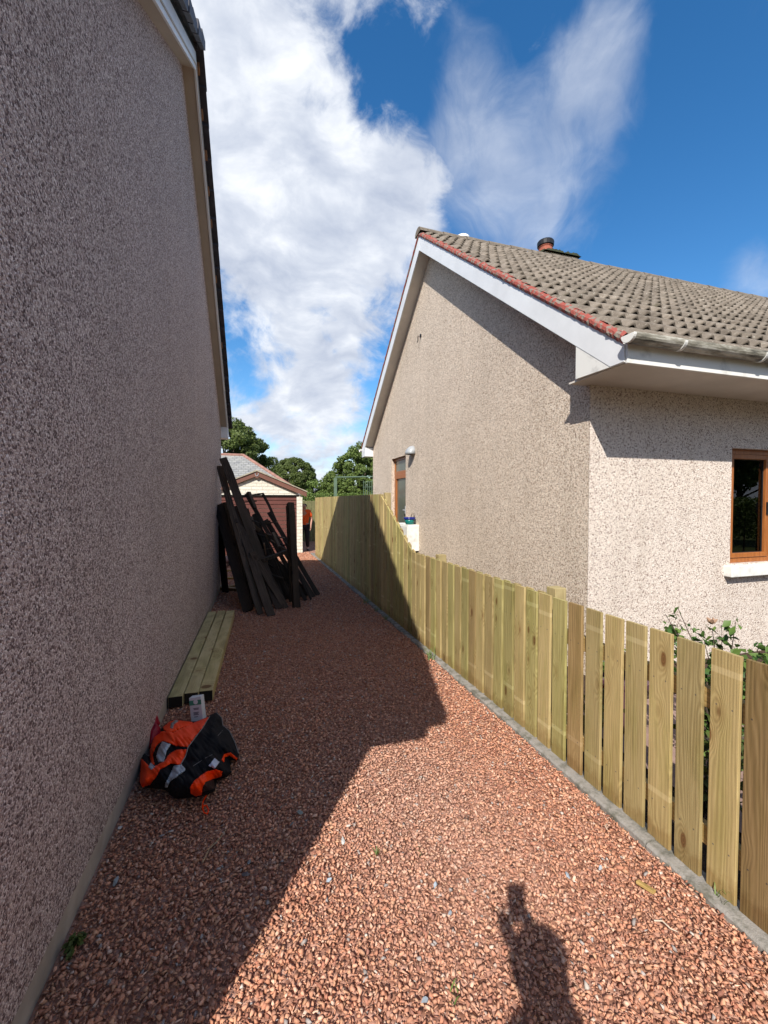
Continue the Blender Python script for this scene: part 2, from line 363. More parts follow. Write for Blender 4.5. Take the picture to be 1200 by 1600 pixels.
# leaves
def leafmat(name, a, b_, trans=.25):
    m, t, b = mat(name, .55, .35); at = t.new('ShaderNodeAttribute'); at.attribute_name = 'tone'
    c = t.mix(at.outputs['Fac'], a, b_); t.put(b.inputs['Base Color'], c)
    tr = t.new('ShaderNodeBsdfTranslucent'); t.put(tr.inputs[0], c); mx = t.new('ShaderNodeMixShader'); mx.inputs[0].default_value = trans
    t.l.new(b.outputs[0], mx.inputs[1]); t.l.new(tr.outputs[0], mx.inputs[2]); t.l.new(mx.outputs[0], t.n['Material Output'].inputs[0]); return m
M['leaf_dark'] = leafmat('dark_tree_leaves', (.045, .07, .015), (.15, .19, .045))
M['leaf_mid'] = leafmat('mid_green_leaves', (.06, .10, .02), (.19, .25, .06))
M['leaf_bright'] = leafmat('bright_hedge_leaves', (.07, .12, .02), (.19, .26, .06))
M['leaf_rose'] = leafmat('rose_leaves', (.03, .09, .02), (.16, .24, .05))
M['leaf_red'] = leafmat('dark_red_leaves', (.10, .012, .02), (.22, .03, .04))
M['grass'] = leafmat('grass_blades', (.08, .14, .03), (.22, .30, .08))
M['bark'] = flat_mat('bark', (.10, .075, .055), .95, .25, 12, bstr=1, bscale=20)
M['slate'] = None
exec_later = True

# ---------------------------------------------------------------- setting: ground
s = MB(); n = 40
ring = [(math.cos(2*math.pi*i/n)*700, math.sin(2*math.pi*i/n)*700, -.06) for i in range(n)]
ground = s.add(ring, [tuple(range(n))]).build('ground', M['land']); tag(ground, kind='structure')
def sheet(name, pts, z, m): return tag(MB().add([(x, y, z) for x, y in pts], [tuple(range(len(pts)))]).build(name, m), kind='structure')
def fx(Y): return 1.845 - max(0.0, Y-3.5)*.009       # face of the fence
def kx(Y): return fx(Y) - .064                        # outer edge of the kerb
def wx(Y): return -.705 + .0125*Y                     # foot of the left wall
sheet('path', [(-6, -3), (1.80, -3), (1.80, 3.5), (kx(13.2)+.02, 13.2), (2.8, 13.4), (2.8, 19), (-6, 19)], -.016, M['bed'])
sheet('garden_bed', [(1.9, -4), (14, -4), (14, 3.3), (3.05, 3.3), (3.05, 12), (5, 18), (2.8, 18), (2.8, 13.2), (1.84, 13.2), (1.88, 3.5)], -.008, M['soil'])

# gravel chips
def chip_protos(k=20):
    P = []
    for i in range(k):
        bm = bmesh.new()
        for j in range(6 + i % 4):
            v = Vector((random.gauss(0, 1), random.gauss(0, 1), random.gauss(0, 1))).normalized()*random.uniform(.8, 1.05)
            bm.verts.new((v.x*1.0, v.y*random.uniform(.62, .8), v.z*.48))
        r = bmesh.ops.convex_hull(bm, input=bm.verts)
        bmesh.ops.delete(bm, geom=[e for e in r['geom_interior'] if isinstance(e, bmesh.types.BMVert)], context='VERTS')
        bmesh.ops.triangulate(bm, faces=bm.faces); bmesh.ops.recalc_face_normals(bm, faces=bm.faces)
        bm.verts.index_update()
        P.append((np.array([v.co[:] for v in bm.verts]), np.array([[v.index for v in f.verts] for f in bm.faces]))); bm.free()
    return P
PAL = np.array([(.58, .32, .22), (.52, .275, .185), (.44, .22, .15), (.62, .37, .27), (.54, .33, .22), (.37, .175, .125), (.60, .40, .31), (.47, .27, .20), (.68, .48, .38), (.29, .145, .11), (.56, .46, .40), (.33, .33, .34), (.54, .54, .52)])
PALW = np.array([18, 18, 15, 12, 10, 9, 7, 8, 4, 5, 2.0, 1.3, .5]); PALW = PALW/PALW.sum()
def chips(name, regions, label, parent=None, pal=PAL, palw=PALW):
    protos = chip_protos(); Vs = []; Fs = []; Cs = []; base = 0
    pts = []
    for (y0, y1, xa, xb, sp, smin, smax) in regions:
        ys = np.arange(y0, y1, sp)
        for y in ys:
            x0, x1 = xa(y), xb(y)
            xs = np.arange(x0, x1, sp); k = len(xs)
            if k == 0: continue
            pts.append(np.c_[xs + rng.uniform(-.5, .5, k)*sp, y + rng.uniform(-.5, .5, k)*sp, rng.uniform(-.010, .002, k)-(.003 if smax < .009 else 0), rng.uniform(smin, smax, k)])
    P = np.concatenate(pts); ids = rng.integers(0, len(protos), len(P))
    P[:, 3] *= np.where(rng.random(len(P)) < .08, 1.25, 1)
    for i, (pv, pf) in enumerate(protos):
        Q = P[ids == i]; k = len(Q)
        if not k: continue
        yaw_ = rng.uniform(0, 2*np.pi, k); tx = rng.normal(0, .27, k); ty = rng.normal(0, .27, k)
        cy, sy = np.cos(yaw_), np.sin(yaw_); cx_, sx = np.cos(tx), np.sin(tx); cyy, syy = np.cos(ty), np.sin(ty)
        V = pv[None]*Q[:, 3][:, None, None]*rng.uniform(.8, 1.2, (k, 1, 3))
        x, y, z = V[..., 0], V[..., 1], V[..., 2]
        y, z = y*cx_[:, None]-z*sx[:, None], y*sx[:, None]+z*cx_[:, None]
        x, z = x*cyy[:, None]+z*syy[:, None], -x*syy[:, None]+z*cyy[:, None]
        x, y = x*cy[:, None]-y*sy[:, None], x*sy[:, None]+y*cy[:, None]
        V = np.stack([x, y, z], -1) + Q[:, None, :3]
        c = pal[rng.choice(len(pal), k, p=palw)]*rng.uniform(.80, 1.16, (k, 1))*np.array([1.12, 1.00, .90])
        # fines and dust have settled along the worn middle of the path
        dst = np.exp(-(((Q[:, 0]-.85)/.45)**2+((Q[:, 1]-2.15)/.8)**2))*.45*rng.uniform(.4, 1, k)
        c = c*(1-dst[:, None])+np.array([.56, .42, .35])*dst[:, None]
        Vs.append(V.reshape(-1, 3)); Fs.append((pf[None]+(np.arange(k)*len(pv))[:, None, None]).reshape(-1, 3)+base); base += k*len(pv)
        Cs.append(np.repeat(c, len(pv), 0))
    return tag(np_mesh(name, np.concatenate(Vs), np.concatenate(Fs), M['chip'], parent, np.concatenate(Cs)), label, 'gravel', kind='stuff')
gl = lambda y: wx(y) + .005 if y < 8.6 else -2.2
chips('gravel', [(.4, 3.4, gl, lambda y: kx(y)-.004, .0125, .004, .0075), (.35, 3.2, gl, lambda y: kx(y)-.004, .0165, .010, .0175), (3.2, 6.5, gl, lambda y: kx(y)-.004, .020, .0115, .0185), (6.5, 14.2, gl, lambda y: kx(min(y, 13))-.004, .028, .016, .024)],
      'red granite chips covering the path between the wall and the fence')

# kerb: concrete edging strips laid end to end under the fence
s = MB(); y = -1.2
while y < 13:
    y1 = y + .915; a, b_ = kx(y), kx(y1-.006); hz = random.uniform(.008, .02)
    ny = 24
    vs = []
    for i in range(ny+1):
        q = i/ny; yy = y + (y1-.006-y)*q; xx = a+(b_-a)*q
        j = noise.noise(Vector((yy*9, 1, 0)))*.006; jt = noise.noise(Vector((yy*13, 5, 0)))*.006
        vs += [(xx+j-.002, yy, -.05), (xx+j, yy, hz-.010+jt*.5), (xx+j+.010, yy, hz+jt), (xx+.06, yy, hz+jt*.4), (xx+.115, yy, hz-.004), (xx+.118, yy, -.05)]
    fs = []
    for i in range(ny):
        for k in range(5): fs.append((i*6+k, i*6+k+1, (i+1)*6+k+1, (i+1)*6+k))
    fs += [(0, 1, 2, 3, 4, 5), tuple(ny*6+k for k in (5, 4, 3, 2, 1, 0))]
    s.add(vs, fs); y = y1
tag(s.build('kerb', M['concrete']), kind='structure')

# ---------------------------------------------------------------- left house
LH = empty('house', (-.705, 0, 0), -.0125, 'house whose long roughcast gable wall in shade fills the left side', 'house')
aY, aZ = 4.70, 5.95; sl_ = .72; nE, fE = .20, 8.95; yN, yF = .60, 8.72
def lz(y): return aZ - sl_*abs(y-aY)                   # underside of the barge boards
wz = lambda y: lz(y) + .02
plh = .13
MB().prism([(yN, plh), (yF, plh), (yF, wz(yF)), (aY, wz(aY)), (yN, wz(yN))], 0.0, -8).build('wall', M['dash_left'], LH)
MB().box((-7.98, yN+.02, -.1), (-.018, yF-.02, plh+.01)).build('wall_base', M['plinth'], LH)
OV = .125
def slope_plate(sgn, x0, x1, y_in, y_out, dz0, dz1):
    """a plank following the rake; sgn -1 near slope, +1 far slope"""
    return [(y_in, lz(y_in)+dz0), (y_out, lz(y_out)+dz0), (y_out, lz(y_out)+dz1), (y_in, lz(y_in)+dz1)], x0, x1
for y_out in (nE, fE):
    p, x0, x1 = slope_plate(0, 0, 0, aY, y_out, 0.0, .018)
    MB().prism(p, -.02, OV-.022).build('soffit', M['left_soffit'], LH)
    p, _, _ = slope_plate(0, 0, 0, aY, y_out, -.012, .165)
    MB().prism(p, OV-.021, OV).build('barge_board', M['white_paint'], LH, .002)
    # bead of trim half way up the barge
    p, _, _ = slope_plate(0, 0, 0, aY, y_out, .035, .05)
    MB().prism(p, OV+.001, OV+.007).build('trim', M['left_soffit'], LH)
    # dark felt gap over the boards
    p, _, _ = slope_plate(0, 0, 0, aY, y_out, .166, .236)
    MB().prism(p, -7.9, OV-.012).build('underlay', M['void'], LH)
# box end and fascia of the far eaves
MB().prism([(yF-.02, lz(fE)-.03), (fE, lz(fE)-.03), (fE, lz(fE)+.02), (yF-.02, lz(yF)+.01)], -7.9, OV+.002).build('eaves_box', M['white_paint'], LH)
MB().prism([(yN+.02, lz(nE)-.03), (nE, lz(nE)-.03), (nE, lz(nE)+.02), (yN+.02, lz(yN)+.01)], -7.9, OV+.002).build('eaves_box', M['white_paint'], LH)
# tile courses, thick overlapping slabs
for sgn, y_end, nm in ((-1, nE-.05, 'near'), (1, fE+.06, 'far')):
    s = MB(); L = abs(y_end-aY); nc = 17; gg = L/nc
    for i in range(nc):
        a0 = i*gg; a1 = (i+1)*gg + .045
        z0 = aZ - sl_*a0 + .237; z1 = aZ - sl_*a1 + .237
        xo = OV + .066 + random.uniform(-.004, .004)
        poly = [(aY+sgn*a0, z0+.004), (aY+sgn*a1, z1+.042), (aY+sgn*a1, z1+.074), (aY+sgn*a0, z0+.030)]
        s.prism(poly, -7.9, xo)
    s.build('roof', M['dark_tile'], LH)
    if sgn < 0:      # dry verge caps on the near slope
        s = MB()
        for i in range(nc):
            a0 = i*gg+.020; a1 = (i+1)*gg; z0 = aZ - sl_*a0 + .215; z1 = aZ - sl_*a1 + .215
            s.prism([(aY-a0, z0-.02), (aY-a1, z1-.02), (aY-a1, z1+.120), (aY-a0, z0+.070)], xo-.02+random.uniform(-.004, .004), xo+.026+random.uniform(-.006, .006))
        s.build('verge', M['dark_tile'], LH, .004)
    else:
        for i in (0, 1, 2, 3, 4, 6, 9):
            a = i*gg*1.15 + .10
            MB().prism([(aY+a, lz(aY+a)+.186), (aY+a+.05, lz(aY+a+.05)+.186), (aY+a+.05, lz(aY+a+.05)+.235), (aY+a, lz(aY+a)+.235)], OV-.10, OV+.018+random.uniform(-.008, .010)).build('batten', M['batten'], LH)
# ridge
MB().tube([(-7.9, aY, aZ+.285), (OV+.02, aY, aZ+.262)], .06, 12).build('ridge', M['dark_tile'], LH)
# gutter of the far eaves
def half_gutter(x0, x1, y, z, r_, axis_x=True, n=10, th=.004):
    s = MB(); prof = [(-r_, .012)]+[(-r_*math.cos(math.pi*k/n), -r_*math.sin(math.pi*k/n)) for k in range(n+1)]+[(r_, .012)]
    prof += [(p[0]*.92, p[1]*.92+.002) for p in prof[::-1]]
    return s.prism([(y+a, z+b_) for a, b_ in prof], x0, x1)
half_gutter(-7.9, OV+.02, fE+.06, lz(fE)+.12, .055).build('gutter', M['black_plastic'], LH, smooth=False)

# ---------------------------------------------------------------- right house
RX = 3.0; FY = 3.25; BY = 10.8; XE = 14.0
rY, rZ = 7.0, 6.31; rs = .778
def rz_(y): return rZ - rs*abs(y-rY)                   # top of the tile deck
BB = .30                                               # depth from deck to barge underside
RH = empty('house', (RX, FY, 0), 0, 'cream roughcast bungalow with brown tiled roof beyond the picket fence', 'house')
RM = Matrix.Translation((-RX, -FY, 0))
def rb(s, name, m, bevel=0, smooth=False, parent=None, fix=True):
    s.v = [(x-RX, y-FY, z) for x, y, z in s.v]
    return s.build(name, m, parent or RH, bevel, smooth, fix)
def grid_wall(ucuts, vcuts, hole, P):
    s = MB()
    for i in range(len(ucuts)-1):
        for j in range(len(vcuts)-1):
            u = (ucuts[i]+ucuts[i+1])/2; v = (vcuts[j]+vcuts[j+1])/2
            if any(h[0] < u < h[1] and h[2] < v < h[3] for h in hole): continue
            s.add([P(ucuts[i], vcuts[j]), P(ucuts[i+1], vcuts[j]), P(ucuts[i+1], vcuts[j+1]), P(ucuts[i], vcuts[j+1])], [(0, 1, 2, 3)])
    return s
# gable wall with the side door opening
DY0, DY1, DZ0, DZ1 = 8.28, 9.22, .42, 2.60
EZ = 2.77
s = grid_wall([FY, DY0, DY1, BY], [-.05, DZ0, DZ1, EZ], [(DY0, DY1, DZ0, DZ1)], lambda u, v: (RX, u, v))
gz = lambda y: rz_(y) - BB + .03
s.add([(RX, FY, EZ), (RX, DY0, EZ), (RX, DY1, EZ), (RX, BY, EZ), (RX, BY, max(EZ, gz(BY))), (RX, rY, gz(rY)), (RX, FY, gz(FY))], [(0, 1, 2, 3, 4, 5, 6)])
rv = .13
s.add([(RX, DY0, DZ0), (RX+rv, DY0, DZ0), (RX+rv, DY0, DZ1), (RX, DY0, DZ1)], [(0, 1, 2, 3)])
s.add([(RX, DY1, DZ0), (RX+rv, DY1, DZ0), (RX+rv, DY1, DZ1), (RX, DY1, DZ1)], [(0, 1, 2, 3)])
s.add([(RX, DY0, DZ1), (RX+rv, DY0, DZ1), (RX+rv, DY1, DZ1), (RX, DY1, DZ1)], [(0, 1, 2, 3)])
s.add([(RX, DY0, DZ0), (RX+rv, DY0, DZ0), (RX+rv, DY1, DZ0), (RX, DY1, DZ0)], [(0, 1, 2, 3)])
rb(s, 'wall', M['dash_right'])
# front wall with the window opening
WX0, WX1, WZ0, WZ1 = 4.86, 6.9, .975, 2.215
s = grid_wall([RX+.002, WX0, WX1, XE], [-.05, WZ0, WZ1, 2.9], [(WX0, WX1, WZ0, WZ1)], lambda u, v: (u, FY, v))
for (a, b_) in (((WX0, WZ0), (WX0, WZ1)), ((WX1, WZ0), (WX1, WZ1)), ((WX0, WZ1), (WX1, WZ1)), ((WX0, WZ0), (WX1, WZ0))):
    s.add([(a[0], FY, a[1]), (b_[0], FY, b_[1]), (b_[0], FY+.13, b_[1]), (a[0], FY+.13, a[1])], [(0, 1, 2, 3)])
rb(s, 'wall', M['dash_front'])
s = MB(); s.add([(XE, FY, -.05), (XE, BY, -.05), (XE, BY, EZ), (XE, rY, gz(rY)), (XE, FY, EZ)], [(0, 1, 2, 3, 4)]); s.add([(RX, BY, -.05), (XE, BY, -.05), (XE, BY, 2.9), (RX, BY, 2.9)], [(0, 1, 2, 3)])
rb(s, 'wall', M['dash_right'])
# window frame, glass, blind and sill
def frame_rect(P, u0, u1, v0, v1, t_, d0, d1):
    s = MB()
    def bx(a, b_, c, d_):
        q0 = P(a, c, d0); q1 = P(b_, d_, d1)
        s.box(tuple(min(i, j) for i, j in zip(q0, q1)), tuple(max(i, j) for i, j in zip(q0, q1)))
    bx(u0, u0+t_, v0, v1); bx(u1-t_, u1, v0, v1); bx(u0+t_, u1-t_, v0, v0+t_); bx(u0+t_, u1-t_, v1-t_, v1); return s
Pw = lambda u, v, d_: (u, FY+d_, v)
win = rb(frame_rect(Pw, WX0, WX1, WZ0, WZ1, .055, .06, .13), 'window', M['oak'], .004)
sx = [WX0+.055, 5.52, 5.575, 6.2, 6.26, WX1-.055]
for i in (1, 3):
    rb(MB().box((sx[i], FY+.058, WZ0+.055), (sx[i+1], FY+.13, WZ1-.055)), 'mullion', M['oak'], .003, parent=win)
for i in (0, 2, 4):
    rb(frame_rect(Pw, sx[i]+.002, sx[i+1]-.002, WZ0+.057, WZ1-.057, .05, .048, .10), 'casement', M['oak'], .004, parent=win)
    rb(MB().box((sx[i]+.05, FY+.085, WZ0+.105), (sx[i+1]-.05, FY+.09, WZ1-.105)), 'pane', M['glass'], parent=win)
rb(MB().box((WX0-.09, FY-.085, WZ0-.125), (WX1+.09, FY+.06, WZ0-.008)), 'window_sill', M['white_worn'], .008)
# dark room behind the glass, its blind and a house plant leaf
M['room'] = flat_mat('dim_room_plaster', (.22, .19, .155), .9, .1)
M['blind'] = flat_mat('venetian_blind', (.30, .29, .27), .6, .05)
s = MB(); q = [(WX0-.3, FY+.14), (WX1+.6, FY+.14), (WX1+.6, FY+2.6), (WX0-.3, FY+2.6)]
s.add([(x, y, .3) for x, y in q]+[(x, y, 2.5) for x, y in q], [(0, 1, 2, 3), (7, 6, 5, 4), (1, 5, 6, 2), (2, 6, 7, 3), (3, 7, 4, 0)])
rb(s, 'room', M['room'])
for i in (0, 2):
    rb(MB().box((sx[i+1]-.042, FY+.030, 1.50), (sx[i+1]-.018, FY+.047, 1.64)).box((sx[i+1]-.036, FY+.016, 1.52), (sx[i+1]-.024, FY+.031, 1.62)), 'handle', M['black_plastic'], .003, parent=win)
    rb(frame_rect(Pw, sx[i]+.052, sx[i+1]-.052, WZ0+.107, WZ1-.107, .006, .074, .084), 'seal', M['black_plastic'], parent=win)
s = MB()
for i in range(11): s.add([(WX0+.1, FY+.15, 2.06-i*.032), (5.48, FY+.15, 2.06-i*.032), (5.48, FY+.172, 2.05-i*.032), (WX0+.1, FY+.172, 2.05-i*.032)], [(0, 1, 2, 3)])
rb(s, 'blind', M['blind'], parent=win)
# side door
Pd = lambda u, v, d_: (RX+d_, u, v)
door = rb(frame_rect(Pd, DY0, DY1, DZ0, DZ1, .06, .07, .13), 'door', M['oak'], .003)
rb(MB().box((RX+.068, DY0+.06, 2.24), (RX+.13, DY1-.06, 2.31)), 'transom', M['oak'], .003, parent=door)
rb(frame_rect(Pd, DY0+.062, DY1-.062, DZ0+.06, 2.238, .095, .055, .11), 'door_leaf', M['oak'], .004, parent=door)
rb(MB().box((RX+.085, DY0+.155, DZ0+.155), (RX+.09, DY1-.155, 2.145)), 'pane', M['door_glass'], parent=door)
rb(MB().box((RX+.085, DY0+.062, 2.312), (RX+.09, DY1-.062, 2.538)), 'pane', M['door_glass'], parent=door)
rb(MB().box((RX+.02, DY0+.08, 1.38), (RX+.055, DY0+.105, 1.55)).box((RX+.012, DY0+.09, 1.45), (RX+.03, DY0+.22, 1.475)), 'handle', M['grey_metal'], .003, parent=door)
# rake: barge boards, soffits, mortar
VX = 2.80
for y_out in (2.66, 11.12):
    P4 = lambda d0, d1, yi=rY, yo=y_out: [(yi, rz_(yi)+d0), (yo, rz_(yo)+d0), (yo, rz_(yo)+d1), (yi, rz_(yi)+d1)]
    near = y_out < rY; zc = 2.742 if near else 2.84; sg = 1 if near else -1
    yc = rY - sg*(rZ-BB-zc)/rs
    rb(MB().prism([(rY, rz_(rY)-BB), (yc, zc), (y_out, zc), (y_out, rz_(y_out)-.055), (rY, rz_(rY)-.055)], VX-.022, VX), 'barge_board', M['white_paint'], .003)
    ys = 3.2 if near else 10.8
    rb(MB().prism([(rY, rZ-BB+.016), (ys, rz_(ys)-BB+.016), (ys, rz_(ys)-BB+.028), (rY, rZ-BB+.028)], VX+.001, RX+.05), 'soffit', M['cream_soffit'])
# box end closing the front eaves
yb = 3.19
rb(MB().prism([(yb, 2.748), (2.656, 2.737), (2.656, 2.77), (2.83, 2.775), (yb, rz_(yb)-BB+.012)], VX-.019, VX+.004), 'box_end', M['white_worn'], .002)
rb(MB().box((VX+.005, 2.655, 2.732), (XE, 3.30, 2.748)), 'eaves_soffit', M['cream_soffit'])
rb(MB().box((VX-.016, 2.632, 2.725), (XE, 2.654, 2.895)), 'fascia', M['white_worn'], .003)
rb(MB().prism([(10.79, 2.82), (11.13, 2.82), (11.13, 2.97), (10.79, 3.05)], VX-.018, XE), 'eaves_box', M['white_paint'], .002)
gut = rb(half_gutter(VX-.06, XE, 2.572, 2.905, .058), 'gutter', M['gutter'])
rb(MB().prism([(2.572+.062*math.cos(math.pi*k/12), 2.905-.062*math.sin(math.pi*k/12)+.008) for k in range(13)], VX-.085, VX-.058), 'end_cap', M['white_worn'], .003, parent=gut)
x = VX+.42
while x < XE:
    rb(MB().prism([(2.572+r_*math.cos(math.pi*k/12), 2.905-r_*math.sin(math.pi*k/12)) for r_, ks in ((.066, range(13)), (.0585, range(12, -1, -1))) for k in ks], x, x+.028), 'bracket', M['white_worn'], parent=gut)
    x += .92
rb(half_gutter(VX-.07, XE, 11.19, 3.03, .062), 'gutter', M['white_worn'])
# tiles
def tile_slope(y_eave, name):
    sgn = -1 if y_eave < rY else 1
    L = abs(y_eave-rY)*math.sqrt(1+rs*rs); nc = 17; gg = L/nc
    pitch = .15; x0, x1 = VX-.004, XE; nx = int((x1-x0)/pitch*10)
    xs = np.linspace(x0, x1, nx)
    roll = (0.5+0.5*np.cos((xs-x0)/pitch*2*np.pi+2.4))**1.6
    cosr = 1/math.sqrt(1+rs*rs); sinr = rs*cosr
    V = []; F = []; C = []; base = 0
    tid = np.floor((xs-x0)/(pitch*2)).astype(int)
    rt_ = {}
    def pt(dist, off):   # dist up-slope from eave, off normal to the deck
        y = y_eave - sgn*dist*cosr; z = rz_(y_eave) + dist*sinr
        return y + sgn*off*sinr, z + off*cosr
    for i in range(nc):
        d0 = i*gg - .01; d1 = (i+1)*gg + .03
        n_t = tid.max()+1; tone = rng.uniform(.82, 1.16, n_t)[tid]; lift = (rng.normal(0, .0022, n_t))[tid]; slip = (rng.normal(0, .004, n_t))[tid]
        rows = []
        for (dd, off, amp) in ((d0, .008, .038), (d0, .024, .044), (d0+.012, .029, .044), ((d0+d1)/2, .018, .033), (d1, .004, .018)):
            y_, z_ = pt(dd, 0); O = off + amp*roll + lift
            yy, zz2 = pt(dd+0*xs+slip, O)
            rows.append(np.c_[xs, yy, zz2])
        for r_ in rows: V.append(r_); C.append(np.c_[tone, tone, tone])
        for k in range(4):
            a = base + k*nx + np.arange(nx-1); F.append(np.c_[a, a+1, a+1+nx, a+nx])
        base += 5*nx
    V = np.concatenate(V); V -= np.array([RX, FY, 0])
    return np_mesh(name, V, np.concatenate(F), M['tile'], RH, np.concatenate(C))
tile_slope(2.60, 'roof'); tile_slope(11.19, 'roof')
s = MB()
for y_out in (2.64, 11.15):
    s.prism([(rY, rz_(rY)-.03), (y_out, rz_(y_out)-.03), (y_out, rz_(y_out)-.006), (rY, rz_(rY)-.006)], VX-.01, XE)
rb(s, 'roof_deck', M['void'])
# red painted mortar bedding along the verge, ragged
def ragged(y0, y1, x0, name):
    n_ = 230; vs = []; fs = []
    for i in range(n_+1):
        q = i/n_; y = y0+(y1-y0)*q; z = rz_(y)
        a = noise.noise(Vector((y*11, 2, 3)))*.022; b2 = noise.noise(Vector((y*17, 9, 1)))*.026; c2 = noise.noise(Vector((y*34, 4, 8)))*.010
        vs += [(x0+.03, y, z-.056), (x0-.002+c2*.4, y, z-.056+c2*.6), (x0-.012+c2, y, z-.025+c2), (x0-.006+a*.5, y, z+.006+a*.6+b2*.5), (x0+.042+a*1.6, y, z+.034+b2), (x0+.085+a, y, z+.01)]
    for i in range(n_):
        for k in range(5): fs.append((i*6+k, i*6+k+1, i*6+7+k, i*6+6+k))
    rb(MB().add(vs, fs), name, M['red_mortar'])
ragged(2.66, rY, VX-.03, 'verge_mortar'); ragged(rY, 11.1, VX-.03, 'verge_mortar')
# ridge tiles
s = MB(); x = VX-.05
while x < XE-.1:
    x1 = x+.45; vs = []; nn = 8
    for xx, r_ in ((x, .125), (x1-.015, .115)):
        jz = random.uniform(-.004, .004)
        for k in range(nn+1):
            th = math.pi*k/nn; vs.append((xx, rY+r_*math.cos(th)*1.05, rZ-.03+r_*math.sin(th)*.85+jz))
    s.add(vs, [(k, k+1, nn+2+k, nn+1+k) for k in range(nn)]+[tuple(range(nn+1))]); x = x1
rt_o = rb(s, 'ridge', M['tile'])
ca = rt_o.data.color_attributes.new('tone', 'FLOAT_COLOR', 'POINT'); ca.data.foreach_set('color', [1.0]*4*len(rt_o.data.vertices))
# chimney on the far slope: low stack, coping grown with moss, pot with wire guard
ch = rb(MB().box((5.84, 7.62, 5.6), (6.66, 8.12, 6.86)), 'chimney', M['dash_right'])
s = MB()
vs = []
nxg = 26
for i in range(nxg+1):
    xx = 5.42+1.09*i/nxg
    for k in range(9):
        yy = 7.56+.62*k/8; h_ = .085 + .045*noise.noise(Vector((xx*9, yy*9, 1)))+.03*noise.noise(Vector((xx*30, yy*30, 1)))
        if i in (0, nxg) or k in (0, 8): h_ = 0
        vs.append((5.80+(xx-5.42)*.84, yy, 6.86+h_))
rb(MB().add(vs, [(i*9+k, i*9+k+1, i*9+10+k, i*9+9+k) for i in range(nxg) for k in range(8)]), 'coping_moss', M['moss'], smooth=True, parent=ch)
rb(MB().lathe((6.02, 7.84, 6.86), [(.16, 0), (.15, .08), (.14, .18), (.135, .21), (.15, .22), (.15, .235)], 18), 'chimney_pot', M['brick_red'], smooth=True, parent=ch)
rb(MB().lathe((6.02, 7.84, 7.095), [(.155, 0), (.17, .01), (.175, .09), (.16, .115), (.06, .13)], 18), 'cowl', M['black_plastic'], parent=ch)
# roof vent bump behind the ridge
rb(MB().lathe((3.72, 7.2, 6.36), [(.07, 0), (.07, .10), (.13, .11), (.12, .16), (.05, .19)], 16), 'roof_vent', M['white_worn'], smooth=False)
# cowl vent and hook on the gable wall
s = MB(); vs = []; fs = []; c0 = (RX, 7.86, 2.62); nn = 8
for a in range(nn+1):            # quarter-dome hood
    th = math.pi*a/nn
    for k in range(6):
        ph = math.pi/2*k/5
        vs.append((c0[0]-.16*math.sin(ph)*(.35+.65*math.sin(th)), c0[1]+.13*math.cos(th), c0[2]+.17*math.cos(ph)*math.sin(th)**.6-.05))
for a in range(nn):
    for k in range(5): fs.append((a*6+k, a*6+k+1, a*6+7+k, a*6+6+k))
hood = rb(MB().add(vs, fs), 'vent_hood', M['grey_metal'], smooth=True)
sm = hood.modifiers.new('thick', 'SOLIDIFY'); sm.thickness = .006
rb(MB().tube([(RX+.01, 7.45, 4.72), (RX-.06, 7.45, 4.72), (RX-.07, 7.45, 4.60)], .009, 6).box((RX-.02, 7.43, 4.70), (RX, 7.47, 4.76)), 'hook', M['black_plastic'])
# meter cabinet
mb = rb(MB().box((2.78, 7.52, .70), (2.999, 8.40, 1.20)), 'meter_box', M['white_worn'], .008)
rb(MB().box((2.767, 7.55, .73), (2.779, 8.37, 1.17)), 'meter_door', M['white_worn'], .003, parent=mb)
rb(MB().box((2.82, 7.56, .63), (2.98, 8.2, .699)).tube([(2.9, 7.62, .69), (2.9, 7.62, 0)], .02, 8), 'pipe', M['black_plastic'], parent=mb)
fc = bpy.data.curves.new('number', 'FONT'); fc.body = '408'; fc.size = .15; fc.extrude = .001; fc.align_x = 'CENTER'
fo = bpy.data.objects.new('number', fc); col.objects.link(fo); fo.data.materials.append(M['black_plastic'])
def text_to_mesh(fo, parent, loc, rot):
    bpy.context.view_layer.update()
    me = bpy.data.meshes.new_from_object(fo.evaluated_get(bpy.context.evaluated_depsgraph_get())); nm = fo.name; m_ = fo.data.materials[0]
    bpy.data.objects.remove(fo); o = bpy.data.objects.new(nm, me); col.objects.link(o); o.parent = parent; o.location = loc; o.rotation_euler = rot
    if not me.materials: me.materials.append(m_)
    return o
text_to_mesh(fo, mb, (2.7655-RX, 8.02-FY, 1.06), (R(90), 0, R(-90)))

# ---------------------------------------------------------------- fence
FE = empty('fence', (1.845, 0, 0), 0, 'pale green treated timber fence, low spaced pickets rising to tall close boards', 'fence')
BW, BT = .121, .018
def ftop(y):
    return 1.04 if y < 4.83 else (1.765 if y > 6.15 else 1.04 + (y-4.83)/1.32*.725)
def board_mesh(h0, h1, w_=BW, name='board'):
    """picket standing on its own origin: face towards -x, width along y; a light arris on the edges"""
    c = .0022
    prof = [(0, c), (c, 0), (BT-c, 0), (BT, c), (BT, w_-c), (BT-c, w_), (c, w_), (0, w_-c)]
    n_ = len(prof); vs = [(x, y, 0) for x, y in prof]+[(x, y, h0+(h1-h0)*y/w_) for x, y in prof]
    return MB().add(vs, [tuple(range(n_-1, -1, -1)), tuple(range(n_, 2*n_))]+[(i, (i+1) % n_, n_+(i+1) % n_, n_+i) for i in range(n_)])
std = {}
PITCH = .1412
def tint():
    q = random.random(); l = random.uniform(.84, 1.12)
    if q < .07: return (.72*l, .65*l, .60*l, 1)
    if q < .40: return (.90*l, .97*l, .80*l, 1)
    return (l, l*.97, l*.9, 1)
k = 0
